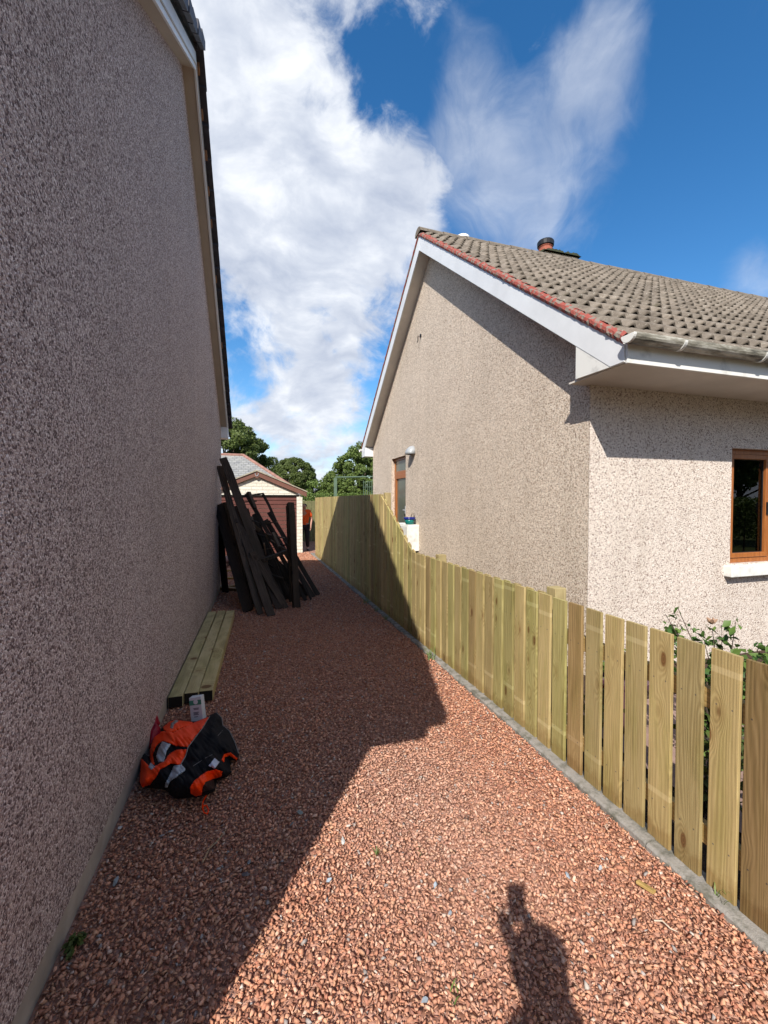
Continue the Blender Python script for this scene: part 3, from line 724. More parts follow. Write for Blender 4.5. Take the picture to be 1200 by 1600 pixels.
for i in range(-7, 84):
    y = 1.171 - BW + PITCH*i + random.uniform(-.004, .004)
    if y > 12.85: break
    h0, h1 = ftop(y)-.022, ftop(y+BW)-.022
    key = 'low' if h1 <= 1.02 else ('tall' if h0 > 1.74 else None)
    if key and key in std: o = std[key].copy(); col.objects.link(o)
    else:
        o = board_mesh(h0, h1).build('board', M['board'], FE)
        if key: std[key] = o
    o.parent = FE; o.location = (fx(y)-1.845, y, .012+random.uniform(-.003, .002)); o.rotation_euler = (random.uniform(-.005, .005), 0, random.uniform(-.012, .012))
    o.scale = (1, random.uniform(.93, .985), 1)
    o.color = tint()
    if y > 5.6: o.color = tuple(1.16*q for q in o.color[:3])+(1,)
    if i == 0: o.color = (.60, .50, .45, 1)
    if i in (1, 3, 5): o.color = (1.04, .98, .88, 1)
    if i == 7: o.color = (.78, .66, .58, 1)
stdb = {}
for i in range(9, 84):
    y = 1.171 - BW + PITCH*i + .105 + random.uniform(-.006, .006)
    if y > 12.7: break
    h0, h1 = ftop(y-.02)-.03, ftop(y-.02+.075)-.03
    key = 'low' if h1 <= 1.02 else ('tall' if h0 > 1.73 else None)
    if key and key in stdb: o = stdb[key].copy(); col.objects.link(o)
    else:
        o = board_mesh(h0, h1, .075).build('backing_board', M['board'], FE)
        if key: stdb[key] = o
    o.parent = FE; o.location = (fx(y)-1.845+.0225, y-.02, .024); o.color = tint()
def rail(y0, y1, z, x=.043):
    MB().beam((fx(y0)-1.845+x+.019, y0, z), (fx(y1)-1.845+x+.019, y1, z), .036, .085, (0, 0, 1)).build('rail', M['rail'], FE, .002)
for z in (.20, .80): rail(-.9, 2.46, z, .019)
for z in (.20, .80): rail(2.47, 6.1, z, .042)
for z in (.22, .90, 1.55): rail(6.12, 12.85, z, .042)
for y, h in ((-.7, 1.05), (.52, 1.05), (2.42, 1.062), (4.28, 1.062), (6.2, 1.78), (8.1, 1.76), (10.0, 1.76), (11.9, 1.76)):
    xo = .056 if y < 2 else .082
    MB().box((0, -.045, -.05), (.09, .045, h)).build('post', M['board'], FE, .003).location = (fx(y)-1.845+xo, y, 0)
# a second, older fence closing the view beyond the end of the boards
OF = empty('fence', (1.5, 17.5, 0), 0, 'low olive weathered timber fence far behind the garage corner', 'fence')
s = MB()
for i in range(16): s.box((i*.15, 0, 0), (i*.15+.14, .02, 1.66))
s.build('board', flat_mat('olive_old_board', (.20, .19, .09), .9, .2), OF)
MB().box((0, .021, .5), (2.4, .06, .6)).box((0, .021, 1.3), (2.4, .06, 1.4)).build('rail', M['rail'], OF)

# ---------------------------------------------------------------- three sawn timbers by the wall
for i, (xo, ln, lab) in enumerate(((-.665, 2.72, 'long pale sawn timber lying right against the roughcast wall'),
                                   (-.553, 2.70, 'long pale sawn timber in the middle of the three on the gravel'),
                                   (-.443, 2.66, 'long pale sawn timber on the path side of the three on the gravel'))):
    o = MB().box((0, 0, 0), (.106, ln, .088)).build('timber', M['beam'], None, .003)
    o.location = (xo, 3.70+.02*i+random.uniform(-.02, .02), .004); o.rotation_euler = (0, 0, -.014-.004*i)
    o.color = (.95+.05*i, .95+.03*i, .9, 1)
    MB().box((.003, -.0025, .003), (.103, -.0002, .085)).build('end_grain', M['dark_end'], o)  # thin near-black cap over the near end of each timber
    tag(o, lab, 'timber', 'sawn timbers lying beside the wall')

# ---------------------------------------------------------------- heap of old dark boards leaning on the wall corner
def plank(name, top, bot, yt, w_, th, label, cat='plank', zb=0.0, group='old dark boards leaning in a heap', turn=None, c=1.0, mat_='old_board'):
    p = on_z(bot[0], bot[1], zb); q = on_y(top[0], top[1], yt)
    d_ = q-p; L = d_.length; d_.normalize()
    fwd = Vector((random.uniform(-.25, .25) if turn is None else turn, -1, .25)); sd = d_.cross(fwd).normalized(); nn = sd.cross(d_)
    M_ = Matrix((( nn.x, sd.x, d_.x, p.x), (nn.y, sd.y, d_.y, p.y), (nn.z, sd.z, d_.z, p.z), (0, 0, 0, 1)))
    s = MB(); seg = 9; vs = []; sd0 = random.random()*50
    for k in range(seg+1):
        z = L*k/seg; a = w_/2
        for (x, y) in ((-th/2, -a), (th/2, -a), (th/2, a), (-th/2, a)):
            j = .0035 if 0 < k < seg else .012
            vs.append((x+random.uniform(-1, 1)*.0015, y+noise.noise(Vector((sd0, z*5, y*9)))*j*2, z+(random.uniform(-j, j) if k in (0, seg) else 0)))
    fs = [(3, 2, 1, 0), tuple(seg*4+i for i in range(4))]
    for k in range(seg):
        for i in range(4): fs.append((k*4+i, k*4+(i+1) % 4, k*4+4+(i+1) % 4, k*4+4+i))
    o = s.add(vs, fs).build(name, M[mat_], None, .002); o.matrix_world = M_; o.color = (c, c*.97, c*.94, 1)
    if 'tangled' in label: label = ('near-black old board' if c < .8 else 'dark brown old board' if c < 1.25 else 'greyer faded old board')+' tangled inside the leaning heap' + (', narrow like a lath' if w_ < .075 else ', wide and flat' if w_ > .10 else '')
    return tag(o, label, cat, group)
plank('plank', (349, 716), (437, 951), 7.75, .135, .045, 'longest dark plank of the heap, its square end highest against the wall', c=1.25, turn=.1)
plank('plank', (343, 728), (407, 960), 7.9, .105, .03, 'long brown plank just left of and below the tallest one', c=1.9, turn=.15)
plank('plank', (366, 792), (423, 962), 7.5, .12, .04, 'rough plank with knotted broken patches beside the long brown plank', c=1.6, turn=.2)
plank('plank', (342, 789), (388, 955), 7.85, .16, .05, 'thick black plank standing nearest the roughcast wall', c=.8, turn=-.2)
plank('plank', (341, 792), (352, 925), 8.0, .14, .03, 'black board upright flat along the wall corner', c=.5, turn=-.9)
plank('post', (454, 786), (463, 949), 6.95, .10, .085, 'square dark post standing upright at the right of the heap', 'post', c=1.1, turn=.3)
plank('plank', (450, 790), (456, 940), 7.15, .07, .03, 'split narrow board tight behind the upright post', c=.6, turn=.3)
plank('lath', (412, 772), (486, 937), 8.0, .045, .035, 'thin dark lath reaching up to the bar across the heap', 'lath', c=.8)
plank('plank', (421, 800), (497, 930), 8.2, .08, .03, 'dark board with its foot furthest out on the path', c=1.0)
plank('plank', (415, 812), (489, 933), 8.1, .09, .03, 'dark board second furthest out on the path', c=1.2)
plank('plank', (385, 772), (478, 938), 8.1, .07, .05, 'dark rail rising through the middle of the heap', c=.9)
plank('plank', (392, 818), (454, 870), 7.6, .07, .03, 'greyish batten slanting across the middle of the heap', zb=.55, c=2.2)
plank('lath', (413, 849), (420, 897), 6.9, .025, .012, 'short pale brown stick in front of the black heap', 'stick', zb=.4, c=4.5)
plank('plank', (393, 862), (447, 950), 6.9, .10, .035, 'greenish brown board low in the front of the heap', c=1.7, turn=.2)
plank('lath', (462, 915), (479, 934), 7.2, .03, .02, 'short thin batten lying at the foot of the post', 'stick', c=2.5)
def bar(p, q, w_, label, c=.8):
    s = MB().beam((0, 0, 0), Vector(q)-Vector(p), w_, w_*.7); o = s.build('lath', M['old_board'], None, .002); o.location = p; o.color = (c, c, c, 1)
    if 'short broken' in label: label = ('black ' if c < 1 else 'dark brown ' if c < 2 else 'greyish brown ')+label
    return tag(o, label, 'lath', 'old dark boards leaning in a heap')
bar(on_y(376, 776, 7.85), on_y(412, 771, 7.95), .04, 'thin bar laid level across the top of the heap')
bar(on_y(372, 785, 7.8), on_y(401, 783, 7.9), .03, 'thin bar just below the level bar on top of the heap')
bar(on_y(388, 769, 7.8), on_y(398, 794, 7.7), .07, 'short stub of post poking up behind the level bar', 1.0)
bar(on_y(408, 876, 6.95), on_y(447, 862, 7.1), .075, 'crosspiece low in the front of the heap', 1.1)
random.seed(21)
for i in range(26):      # the dark tangle inside the heap
    f_ = random.random()
    tx = 352+f_*70+random.uniform(-8, 8); ty = 782+f_*38+random.uniform(-6, 26)
    bx_ = 385+f_*98+random.uniform(-16, 8); by_ = 950-f_*17+random.uniform(-9, 3)
    plank('plank', (tx, ty), (bx_, by_), 7.75+f_*.4+random.uniform(-.1, .2), random.choice((.05, .07, .09, .11)), random.choice((.02, .03, .05)),
          'dark old board tangled inside the heap among others like it', c=random.uniform(.45, 1.5))
random.seed(44)
for i in range(20):      # short broken laths sticking out of the tangle
    x0 = 366+(i % 12)*7+random.uniform(-6, 6); y0 = 798+i*4.5+random.uniform(-12, 14); a = random.uniform(-.4, 1.5); L_ = random.uniform(14, 34)
    x1_, y1_ = x0+L_*math.cos(a), y0+L_*math.sin(a); Y_ = 7.35+random.uniform(-.1, .25)
    bar(on_y(x0, y0, Y_+.1), on_y(x1_, y1_, Y_-.1), random.choice((.022, .03, .045)), 'short broken lath caught in the dark tangle of boards', random.choice((.6, 1.2, 2.2, 2.8)))
# offcuts lying behind the heap
for i, (px, py, ln, wd, th, a, c, lab) in enumerate(((352, 905, .55, .09, .04, .1, (.9, .75, .55, 1), 'pale offcut lying behind the heap near the wall corner'),
        (360, 922, .45, .12, .05, -.5, (.5, .45, .4, 1), 'grey brown block on the ground left of the long planks'),
        (372, 915, .6, .08, .03, .9, (.7, .6, .5, 1), 'weathered batten end lying crosswise behind the planks'),
        (350, 893, .7, .07, .03, .05, (1.0, .85, .6, 1), 'straight pale batten lying level in the gap by the wall'))):
    p = on_z(px, py, .0); o = MB().box((-ln/2, -wd/2, 0), (ln/2, wd/2, th)).build('offcut', M['rail'], None, .003); o.location = p; o.rotation_euler = (0, random.uniform(0, .08), a); o.color = c
    tag(o, lab, 'offcut', 'offcuts behind the heap')
# bundled ratchet-strap/tool: a small dark reel with a pale handle
p = on_z(352, 885, .0)
tl = empty('cable_reel', p, .3, 'dark cable reel with pinkish drum standing behind the leaning planks', 'reel')
s = MB(); s.tube([(-.08, 0, .17), (-.06, 0, .17)], .17, 20).tube([(.06, 0, .17), (.08, 0, .17)], .17, 20); s.build('flange', M['black_plastic'], tl)
MB().tube([(-.059, 0, .17), (.059, 0, .17)], .10, 18).build('drum', flat_mat('pink_cable', (.55, .33, .28), .6), tl)

# ---------------------------------------------------------------- garage
GX0, GX1, GY = -1.30, 1.475, 13.75
GA = empty('garage', ((GX0+GX1)/2, GY, 0), 0, 'cream stone-effect garage with brown ribbed door at the end of the path', 'garage')
gc = (GX0+GX1)/2
m, t, b = mat('cream_block_cladding', .85, .2); co = obj_co(t)
br = t.new('ShaderNodeTexBrick'); t.put(br.inputs['Vector'], t.mapping(co, (1, 1, 1), (0, 0, 0), (R(90), 0, 0))); br.inputs['Scale'].default_value = 1
br.inputs['Brick Width'].default_value = .33; br.inputs['Row Height'].default_value = .105; br.inputs['Mortar Size'].default_value = .008; br.offset = .5
br.inputs['Color1'].default_value = (.68, .64, .54, 1); br.inputs['Color2'].default_value = (.74, .70, .60, 1); br.inputs['Mortar'].default_value = (.57, .53, .44, 1)
t.put(b.inputs['Base Color'], br.outputs[0]); bump(t, b, t.math('ADD', t.math('MULTIPLY', br.outputs['Fac'], -1.0), t.noise(co, 14, 4)), .8, .02); M['block'] = m
M['brown'] = flat_mat('brown_painted_metal', (.145, .052, .042), .5, .1, 4, .4)
M['brown_fascia'] = flat_mat('brown_fascia_board', (.20, .09, .065), .6, .12, 4)
ez, az = 1.82, 2.40
def gw(s_): s_.v = [(x-gc, y-GY, z) for x, y, z in s_.v]; return s_
DX0, DX1, DT = -1.08, 1.30, 1.80
def P_(u, v): return (u, GY, v)
s = grid_wall([GX0, DX0, DX1, GX1], [-.1, DT, ez], [(DX0, DX1, -.2, DT)], P_)
s.add([P_(GX0, ez), P_(DX0, ez), P_(DX1, ez), P_(GX1, ez), P_(gc, az)], [(0, 1, 2, 3, 4)])
s.add([(DX0, GY, 0), (DX0, GY+.1, 0), (DX0, GY+.1, DT), (DX0, GY, DT)], [(0, 1, 2, 3)]); s.add([(DX1, GY, 0), (DX1, GY+.1, 0), (DX1, GY+.1, DT), (DX1, GY, DT)], [(0, 1, 2, 3)])
s.add([(GX1, GY, -.1), (GX1, GY+5, -.1), (GX1, GY+5, ez), (GX1, GY, ez)], [(0, 1, 2, 3)]); s.add([(GX0, GY, -.1), (GX0, GY+5, -.1), (GX0, GY+5, ez), (GX0, GY, ez)], [(0, 1, 2, 3)])
gw(s).build('wall', M['block'], GA)
s = MB(); nr = 14; rh = DT/nr
for i in range(nr):
    z = i*rh; s.prism([(GY+.06, z), (GY+.03, z+.012), (GY+.03, z+rh-.014), (GY+.06, z+rh-.002)], DX0, DX1)
gd = gw(s).build('door', M['brown'], GA)
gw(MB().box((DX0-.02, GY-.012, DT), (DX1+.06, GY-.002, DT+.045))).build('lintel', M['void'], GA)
gw(MB().box((.08, GY+.0, .92), (.2, GY+.029, .97))).build('handle', M['black_plastic'], gd)
sl2 = (az-ez)/(GX1-gc)
for sg in (-1, 1):
    xe = gc+sg*(GX1-gc+.13); zb = lambda x: az + .02 - sl2*abs(x-gc)
    gw(MB().prism([(gc, zb(gc)), (xe, zb(xe)), (xe, zb(xe)+.15), (gc, zb(gc)+.15)], GY-.09, GY-.06, 1)).build('barge_board', M['brown_fascia'], GA)
    gw(MB().prism([(gc, zb(gc)+.151), (xe+sg*.02, zb(xe)+.148), (xe+sg*.02, zb(xe)+.18), (gc, zb(gc)+.19)], GY-.12, GY+5.1, 1)).build('roof', flat_mat('cement_sheet_roof', (.45, .40, .30), .9, .2), GA)
s = MB(); pts = [(gc+.045*math.cos(a)*1.0, GY-.098, az+.09-.07*math.sin(a)) for a in [math.pi*k/10 for k in range(-1, 12)]]
s.tube(pts, .011, 6); gw(s).build('finial', M['grey_metal'], GA)
gw(MB().prism([(gc-.09, az+.19), (gc+.09, az+.19), (gc+.08, az-.0), (gc, az-.05), (gc-.08, az-.0)], GY-.093, GY-.0905, 1)).build('finial_plate', M['brown_fascia'], GA)

# ---------------------------------------------------------------- slated house behind
m, t, b = mat('grey_roof_slates', .6, .4); co = obj_co(t)
br = t.new('ShaderNodeTexBrick'); t.put(br.inputs['Vector'], t.mapping(co, (1, 1, 1), (0, 0, 0), (R(90), 0, 0))); br.inputs['Scale'].default_value = 1
br.inputs['Brick Width'].default_value = .24; br.inputs['Row Height'].default_value = .11; br.inputs['Mortar Size'].default_value = .012
br.inputs['Color1'].default_value = (.20, .20, .205, 1); br.inputs['Color2'].default_value = (.31, .31, .30, 1); br.inputs['Mortar'].default_value = (.07, .07, .07, 1)
t.put(b.inputs['Base Color'], t.mix(t.maprange(t.noise(co, 3, 5), .3, .7, 0, .5), br.outputs[0], (.36, .35, .31))); bump(t, b, br.outputs['Fac'], -.5, .01); M['slate'] = m
HY = 25.0
SH = empty('house', (-4, HY, 0), 0, 'far grey slated bungalow with red ridge tiles behind the garage', 'house')
ex0, ex1, ey0, ey1, eh, rh_ = -11.0, 4.6, -3.6, 3.6, 1.9, 4.2
r0 = Vector((-8, 0, rh_)); r1 = Vector((3.45, 0, rh_))
c_ = [Vector((ex0, ey0, eh)), Vector((ex1+1.9, ey0, eh-.0)), Vector((ex1+1.9, ey1, eh)), Vector((ex0, ey1, eh))]
MB().add([c_[0], c_[1], c_[2], c_[3], r0, r1], [(0, 1, 5, 4), (1, 2, 5), (2, 3, 4, 5), (3, 0, 4)]).build('roof', M['slate'], SH)
M['ridge_red'] = flat_mat('red_ridge_tile', (.36, .19, .15), .85, .2, 5)
s = MB(); s.tube([r0, r1], .09, 8); s.tube([r1, c_[1]], .09, 8); s.tube([r1, c_[2]], .09, 8); s.build('ridge', M['ridge_red'], SH)
MB().box((ex0+.4, ey0+.4, -.1), (ex1+1.5, ey1-.4, eh-.01)).build('wall', M['dash_right'], SH)
for x in (-3, 1.5): MB().box((x, ey0+.37, .7), (x+1.4, ey0+.399, 1.6)).build('window', M['glass'], SH)

# ---------------------------------------------------------------- leaves and trees
def leaf_mesh(name, P, N, size, mat_, parent, aspect=.6, droop=0.0, jit=.35):
    """one small folded leaf per point: P (n,3), N outward directions"""
    k = len(P); sz = size*rng.uniform(.6, 1.35, k)[:, None]
    a = rng.normal(0, 1, (k, 3)); n_ = N + rng.normal(0, .75, (k, 3)); n_ /= np.linalg.norm(n_, axis=1)[:, None]
    u = np.cross(n_, a); u /= np.linalg.norm(u, axis=1)[:, None]+1e-9; v = np.cross(n_, u)
    u[:, 2] -= droop; base = P - u*sz*.5
    V = np.stack([base, base+u*sz*.45+v*sz*aspect*.5+n_*sz*.10, base+u*sz, base+u*sz*.45-v*sz*aspect*.5+n_*sz*.10], 1)
    q = np.arange(k)[:, None]*4; F = np.concatenate([q+np.array([[0, 1, 2]]), q+np.array([[0, 2, 3]])])
    tone = np.clip(rng.beta(2, 2.6, k)+rng.normal(0, .05, k), 0, 1); tone = np.repeat(tone, 4)
    return np_mesh(name, V.reshape(-1, 3), F, mat_, parent, np.c_[tone, tone, tone])
def clumps(c, rad, n_c, r_c, per, bottom=-.7, shell=.72, rough=.18):
    """leaf positions in clumps spread through an uneven ellipsoid"""
    P = []; N = []
    cs = []
    while len(cs) < n_c:
        d_ = rng.normal(0, 1, 3); d_ /= np.linalg.norm(d_)
        if d_[2] < bottom: continue
        q = rng.uniform(shell, 1.0)*(1+rough*noise.noise(Vector(d_*1.7)+Vector(c)*.37)*2)
        cs.append(d_*q)
    for cc in cs:
        d_ = rng.normal(0, 1, (per, 3)); d_ /= np.linalg.norm(d_, axis=1)[:, None]
        rr = r_c*rng.uniform(.6, 1.3)*rng.uniform(.55, 1.0, per)[:, None]
        pp = np.array(c)+cc*np.array(rad)+d_*rr*np.array([1, 1, .75])
        P.append(pp); N.append(d_*.7+cc*.6)
    return np.concatenate(P), np.concatenate(N), [np.array(c)+q*np.array(rad) for q in cs]
def tree(name, base, h, crown_c, rad, n_c, r_c, per, lsize, lm, label, tr=.2, group='trees beyond the gardens', cat='tree', extra=(), **kw):
    T = empty(name, base, random.uniform(0, 6), label, cat, group); T.rotation_euler = (0, 0, 0)
    P, N, cs = clumps(crown_c, rad, n_c, r_c, per, **kw)
    for (c2, r2, n2, per2) in extra:
        p2, nn2, cs2 = clumps(c2, r2, n2, r_c, per2, **kw); P = np.concatenate([P, p2]); N = np.concatenate([N, nn2]); cs += cs2
    leaf_mesh('crown', P, N, lsize, M[lm], T)
    s = MB(); cc = Vector(crown_c)
    s.tube([(0, 0, -.1), (tr*.3, 0, cc.z*.3), (0, tr*.4, cc.z*.65), cc], [tr, tr*.8, tr*.6, tr*.3], 8)
    for q in cs[::max(1, len(cs)//14)]:
        z0 = random.uniform(.4, .85); a = Vector((0, tr*.3, cc.z*z0)); q = Vector(q); s.tube([a, a.lerp(q, .5)+Vector((0, 0, .1)), q], [tr*.35, tr*.2, tr*.06], 5)
    s.build('trunk', M['bark'], T, smooth=True)
    return T
# positions measured along sight lines: distance first, then where it meets the land
def gp(x, Y): p = on_y(x, 780, Y); return (p.x, Y, 0)
tree('broadleaf_tree', gp(352, 46), 9, (0, 0, 6.2), (4.2, 4, 3.8), 170, .65, 300, .24, 'leaf_dark', 'tall dark green tree behind the corner of the shaded house', .35)
tree('round_tree', gp(459, 60), 6, (0, 0, 4.75), (2.9, 3, 2.75), 300, .46, 240, .19, 'leaf_dark', 'neat dome-shaped dark tree in the middle distance', .3, rough=.04, shell=.90)
tree('garden_tree', gp(560, 31), 6, (0, 0, 3.4), (1.9, 2.0, 2.3), 110, .36, 200, .15, 'leaf_mid', 'loose green tree beside the far gutter of the cream house', .18, extra=[((.7, 0, 5.1), (.9, 1, 1.0), 16, 110)])
tree('garden_tree', gp(527, 33), 4, (0, 0, 2.6), (1.35, 1.2, 1.5), 60, .34, 180, .14, 'leaf_mid', 'lower light green tree between the dome-shaped tree and the taller one', .12)
tree('garden_tree', gp(497, 34), 3, (0, 0, 2.1), (1.0, 1.0, 1.1), 45, .30, 160, .13, 'leaf_bright', 'small yellow green tree right of the dome-shaped tree', .1)
tree('garden_tree', gp(600, 36), 7, (0, 0, 4.2), (2.6, 2.2, 2.9), 90, .5, 160, .18, 'leaf_mid', 'green tree mostly hidden behind the cream house', .2)
# hedge
def hedge(name, x0, x1, y, depth, h, n_, lsize, lm, label):
    P = np.c_[rng.uniform(0, x1-x0, n_), rng.uniform(0, depth, n_), rng.uniform(.1, 1, n_)**.6*h]
    side = rng.random(n_) < .55; P[side, 1] = rng.uniform(0, .15, side.sum())
    P[:, 2] += np.array([noise.noise(Vector((p[0]*1.4, p[1], 3)))*.14 for p in P])
    N = np.where(side[:, None], np.array([[0, -1, .3]]), np.array([[0, -.1, 1.0]]))
    T = empty(name, (x0, y, 0), 0, label, 'hedge')
    leaf_mesh('foliage', P, N, lsize, M[lm], T)
    s = MB()
    for i in range(max(3, int((x1-x0)/.6))): s.tube([(i*.6+.3, depth/2, -.1), (i*.6+.35, depth/2, h*.8)], [.03, .012], 5)
    s.build('stem', M['bark'], T)
hedge('hedge', 2.2, 6.2, 21, .9, 2.02, 16000, .085, 'leaf_bright', 'bright clipped hedge showing over the tall fence')
hedge('hedge', -1.0, 18.0, -10.5, 1.2, 5.2, 34000, .22, 'leaf_dark', 'tall dark hedge across the front garden, outside the photo behind the camera')
hedge('hedge', 9.0, 30.0, -3.6, .9, 1.75, 30000, .10, 'leaf_mid', 'front garden hedge outside the photo, mirrored in the window of the cream house')
tree('garden_tree', (17.5, -6.5, 0), 5, (0, 0, 3.6), (2.0, 1.8, 2.0), 70, .45, 150, .2, 'leaf_mid', 'tree across the front garden outside the photo, nearer the hedge', .15)
tree('garden_tree', (27, -11, 0), 6, (0, 0, 4.4), (3.0, 2.4, 2.8), 80, .6, 150, .26, 'leaf_dark', 'larger dark tree further across the front garden, outside the photo', .2)
# green metal frame above the fence
GF = empty('metal_frame', (0, 16.5, 0), 0, 'thin grey green post and crossbar frame standing over the tall fence', 'frame')
M['green_paint'] = flat_mat('grey_green_paint', (.13, .19, .13), .5, .1)
a = on_y(524, 747, 16.5); b2 = on_y(584, 746, 16.5)
MB().box((a.x-.055, -.05, 0), (a.x+.055, .05, a.z)).build('post', M['green_paint'], GF)
MB().box((b2.x-.035, -.03, 0), (b2.x+.035, .03, b2.z)).build('post', M['green_paint'], GF)
MB().tube([(a.x, 0, a.z+.03), (b2.x, 0, b2.z+.03)], .028, 8).build('crossbar', M['green_paint'], GF)
s = MB()
for i in range(5): s.tube([(b2.x-.10-i*.08, 0, b2.z-.12-.05*(i % 2)), (b2.x-.10-i*.08, 0, b2.z-1.2)], .010, 5)
s.tube([(b2.x-.45, 0, b2.z-.2), (b2.x-.03, 0, b2.z-.16)], .012, 5).tube([(b2.x-.45, 0, b2.z-.4), (b2.x-.03, 0, b2.z-.38)], .012, 5)
s.build('railing', M['green_paint'], GF)
sheet('garden_path', [(2.3, -3), (3.7, -3), (3.7, 2.7), (2.3, 2.7)], .004, flat_mat('pink_paving', (.36, .24, .20), .9, .2, 5, bstr=.3))
# wider tangle filling the dark middle of the heap
random.seed(5)
for i in range(24):
    f_ = i/24+random.uniform(0, .05)
    plank('plank', (358+f_*48, 800+f_*50+random.uniform(-8, 8)), (398+f_*86, 946-f_*16), random.uniform(7.5, 8.1)+f_*.3, random.choice((.06, .09, .12, .15)), .03,
          'dark old board tangled inside the heap among others like it', c=random.uniform(.4, 1.9))

# ---------------------------------------------------------------- plants
def stems_plant(name, x, y, h, n_st, label, lm, lsize, spread=.25, per=18, cat='plant', group=None, z0=0.0, flowers=None, aspect=.65, leaf_from=.15):
    T = empty(name, (x, y, z0), 0, label, cat, group); s = MB(); P = []; N = []
    for i in range(n_st):
        a = random.uniform(0, 6.28); q = random.uniform(.3, 1)*spread; hh = h*random.uniform(.65, 1)
        pts = [Vector((0, 0, -.02)), Vector((q*.35*math.cos(a), q*.35*math.sin(a), hh*.4)), Vector((q*.8*math.cos(a), q*.8*math.sin(a), hh*.8)), Vector((q*1.25*math.cos(a), q*1.25*math.sin(a), hh))]
        s.tube(pts, [.006, .005, .0035, .002], 5)
        for k in range(per):
            f_ = leaf_from+(1-leaf_from)*(k+random.random())/per; j = min(2, int(f_*3)); p = pts[j].lerp(pts[j+1], f_*3-j)
            b_ = random.uniform(0, 6.28); r_ = random.uniform(.3, 1)*lsize*.9
            P.append((p.x+r_*math.cos(b_), p.y+r_*math.sin(b_), p.z+random.uniform(-.3, .5)*lsize)); N.append((math.cos(b_)*.4, math.sin(b_)*.4, .9))
    s.build('stem', M['bark'], T); leaf_mesh('leaves', np.array(P), np.array(N), lsize, M[lm], T, aspect, .15)
    if flowers:
        for q in flowers:
            f = MB()
            for k in range(5):
                f.tube([(q[0], q[1], q[2]-.012), (q[0]+.012*math.cos(k*1.26), q[1]+.012*math.sin(k*1.26), q[2]+.004), (q[0]+.028*math.cos(k*1.26+.3), q[1]+.028*math.sin(k*1.26+.3), q[2]+.018)], [.006, .012, .003], 5)
            f.build('flower', M['petal'], T)
    return T
M['petal'] = flat_mat('faded_peach_petal', (.42, .26, .17), .8, .2, 30)
bed_g = 'plants in the narrow bed behind the fence'
stems_plant('rose_bush', 2.66, 1.80, .94, 26, 'leafy green rose bush with faded peach blooms behind the last pickets', 'leaf_rose', .058, .30, 30, 'shrub', bed_g, flowers=((-.05, .04, .93),))
stems_plant('rose_bush', 2.95, 1.55, .90, 20, 'lower leafy bush at the right edge beyond the rose bush', 'leaf_rose', .055, .33, 26, 'shrub', bed_g)
stems_plant('red_plant', 2.02, 2.02, .80, 3, 'slender plant with dark red leaves showing between two pickets', 'leaf_red', .050, .06, 9, 'plant', bed_g, leaf_from=.75)
for i, (x, y, h, lm, lab) in enumerate(((2.15, 1.25, .55, 'leaf_dark', 'dark low shrub behind the brown picket at the right edge'), (2.25, 1.62, .5, 'leaf_dark', 'dark low shrub in front of the rose bush, behind the pickets'),
        (2.2, 2.35, .42, 'leaf_mid', 'small green plant low behind the middle pickets'), (2.45, .80, .6, 'leaf_rose', 'green shrub nearest the camera behind the fence'))):
    stems_plant('shrub', x, y, h, 10, lab, lm, .05, .26, 24, 'shrub', bed_g)
# plum glazed pot
pt_ = empty('plant_pot', (2.55, 2.42, 0), 0, 'plum glazed pot with a small plant standing behind the pickets', 'plant pot')
MB().lathe((0, 0, 0), [(.10, 0), (.135, .12), (.155, .28), (.165, .34), (.18, .345), (.18, .375), (.15, .375), (.14, .33)], 24).build('pot', flat_mat('plum_glaze', (.10, .045, .06), .25, .1), pt_, smooth=False)
P, N, _ = clumps((0, 0, .46), (.12, .12, .09), 12, .06, 30); leaf_mesh('leaves', P, N, .04, M['leaf_mid'], pt_)
# pot on the meter cabinet
bp = empty('plant_pot', (2.87, 7.70, 1.20), 0, 'blue and green glazed pot standing on the white meter box', 'plant pot')
MB().lathe((0, 0, 0), [(.075, 0), (.09, .05), (.10, .095)], 20).build('pot', flat_mat('teal_glaze', (.01, .17, .15), .2, .1), bp, smooth=True)
MB().lathe((0, 0, .094), [(.101, 0), (.112, .008), (.112, .045), (.098, .045), (.09, .02)], 20).build('rim', flat_mat('cobalt_glaze', (.015, .025, .20), .2, .1), bp, smooth=True)
MB().tube([(.02, 0, .1), (.05, 0, .2), (.09, .0, .21), (.10, 0, .1)], .008, 6).build('twig', M['bark'], bp)
# loose tufts of grass at the kerb
def tuft(x, y, h, n_, label, sp=.05, lean=(0, 0), grp='grass tufts along the kerb'):
    V = []; F = []; T_ = []
    for i in range(n_):
        a = random.uniform(0, 6.28); r_ = random.uniform(0, sp); bx_, by_ = x+r_*math.cos(a), y+r_*math.sin(a)
        b_ = random.uniform(0, 6.28); L = h*random.uniform(.5, 1); o_ = random.uniform(.3, 1.0)*L
        dx, dy = math.cos(b_)*o_+lean[0]*L, math.sin(b_)*o_+lean[1]*L; wd = .0032
        px_, py_ = -math.sin(b_)*wd, math.cos(b_)*wd; c = len(V)
        for q, hh in ((0, 0), (.4, .62), (.75, .9), (1, .85)):
            k_ = 1-q*.8; V += [(bx_+dx*q-px_*k_, by_+dy*q-py_*k_, L*hh), (bx_+dx*q+px_*k_, by_+dy*q+py_*k_, L*hh)]
        for k in range(3): F.append((c+2*k, c+2*k+1, c+2*k+3, c+2*k+2))
        T_ += [random.random()]*8
    V = np.array(V)-np.array([x, y, 0]); T_ = np.array(T_)
    o = np_mesh('grass_tuft', V, np.array(F), M['grass'], None, np.c_[T_, T_, T_]); o.location = (x, y, 0)
    return tag(o, label, 'grass', grp)
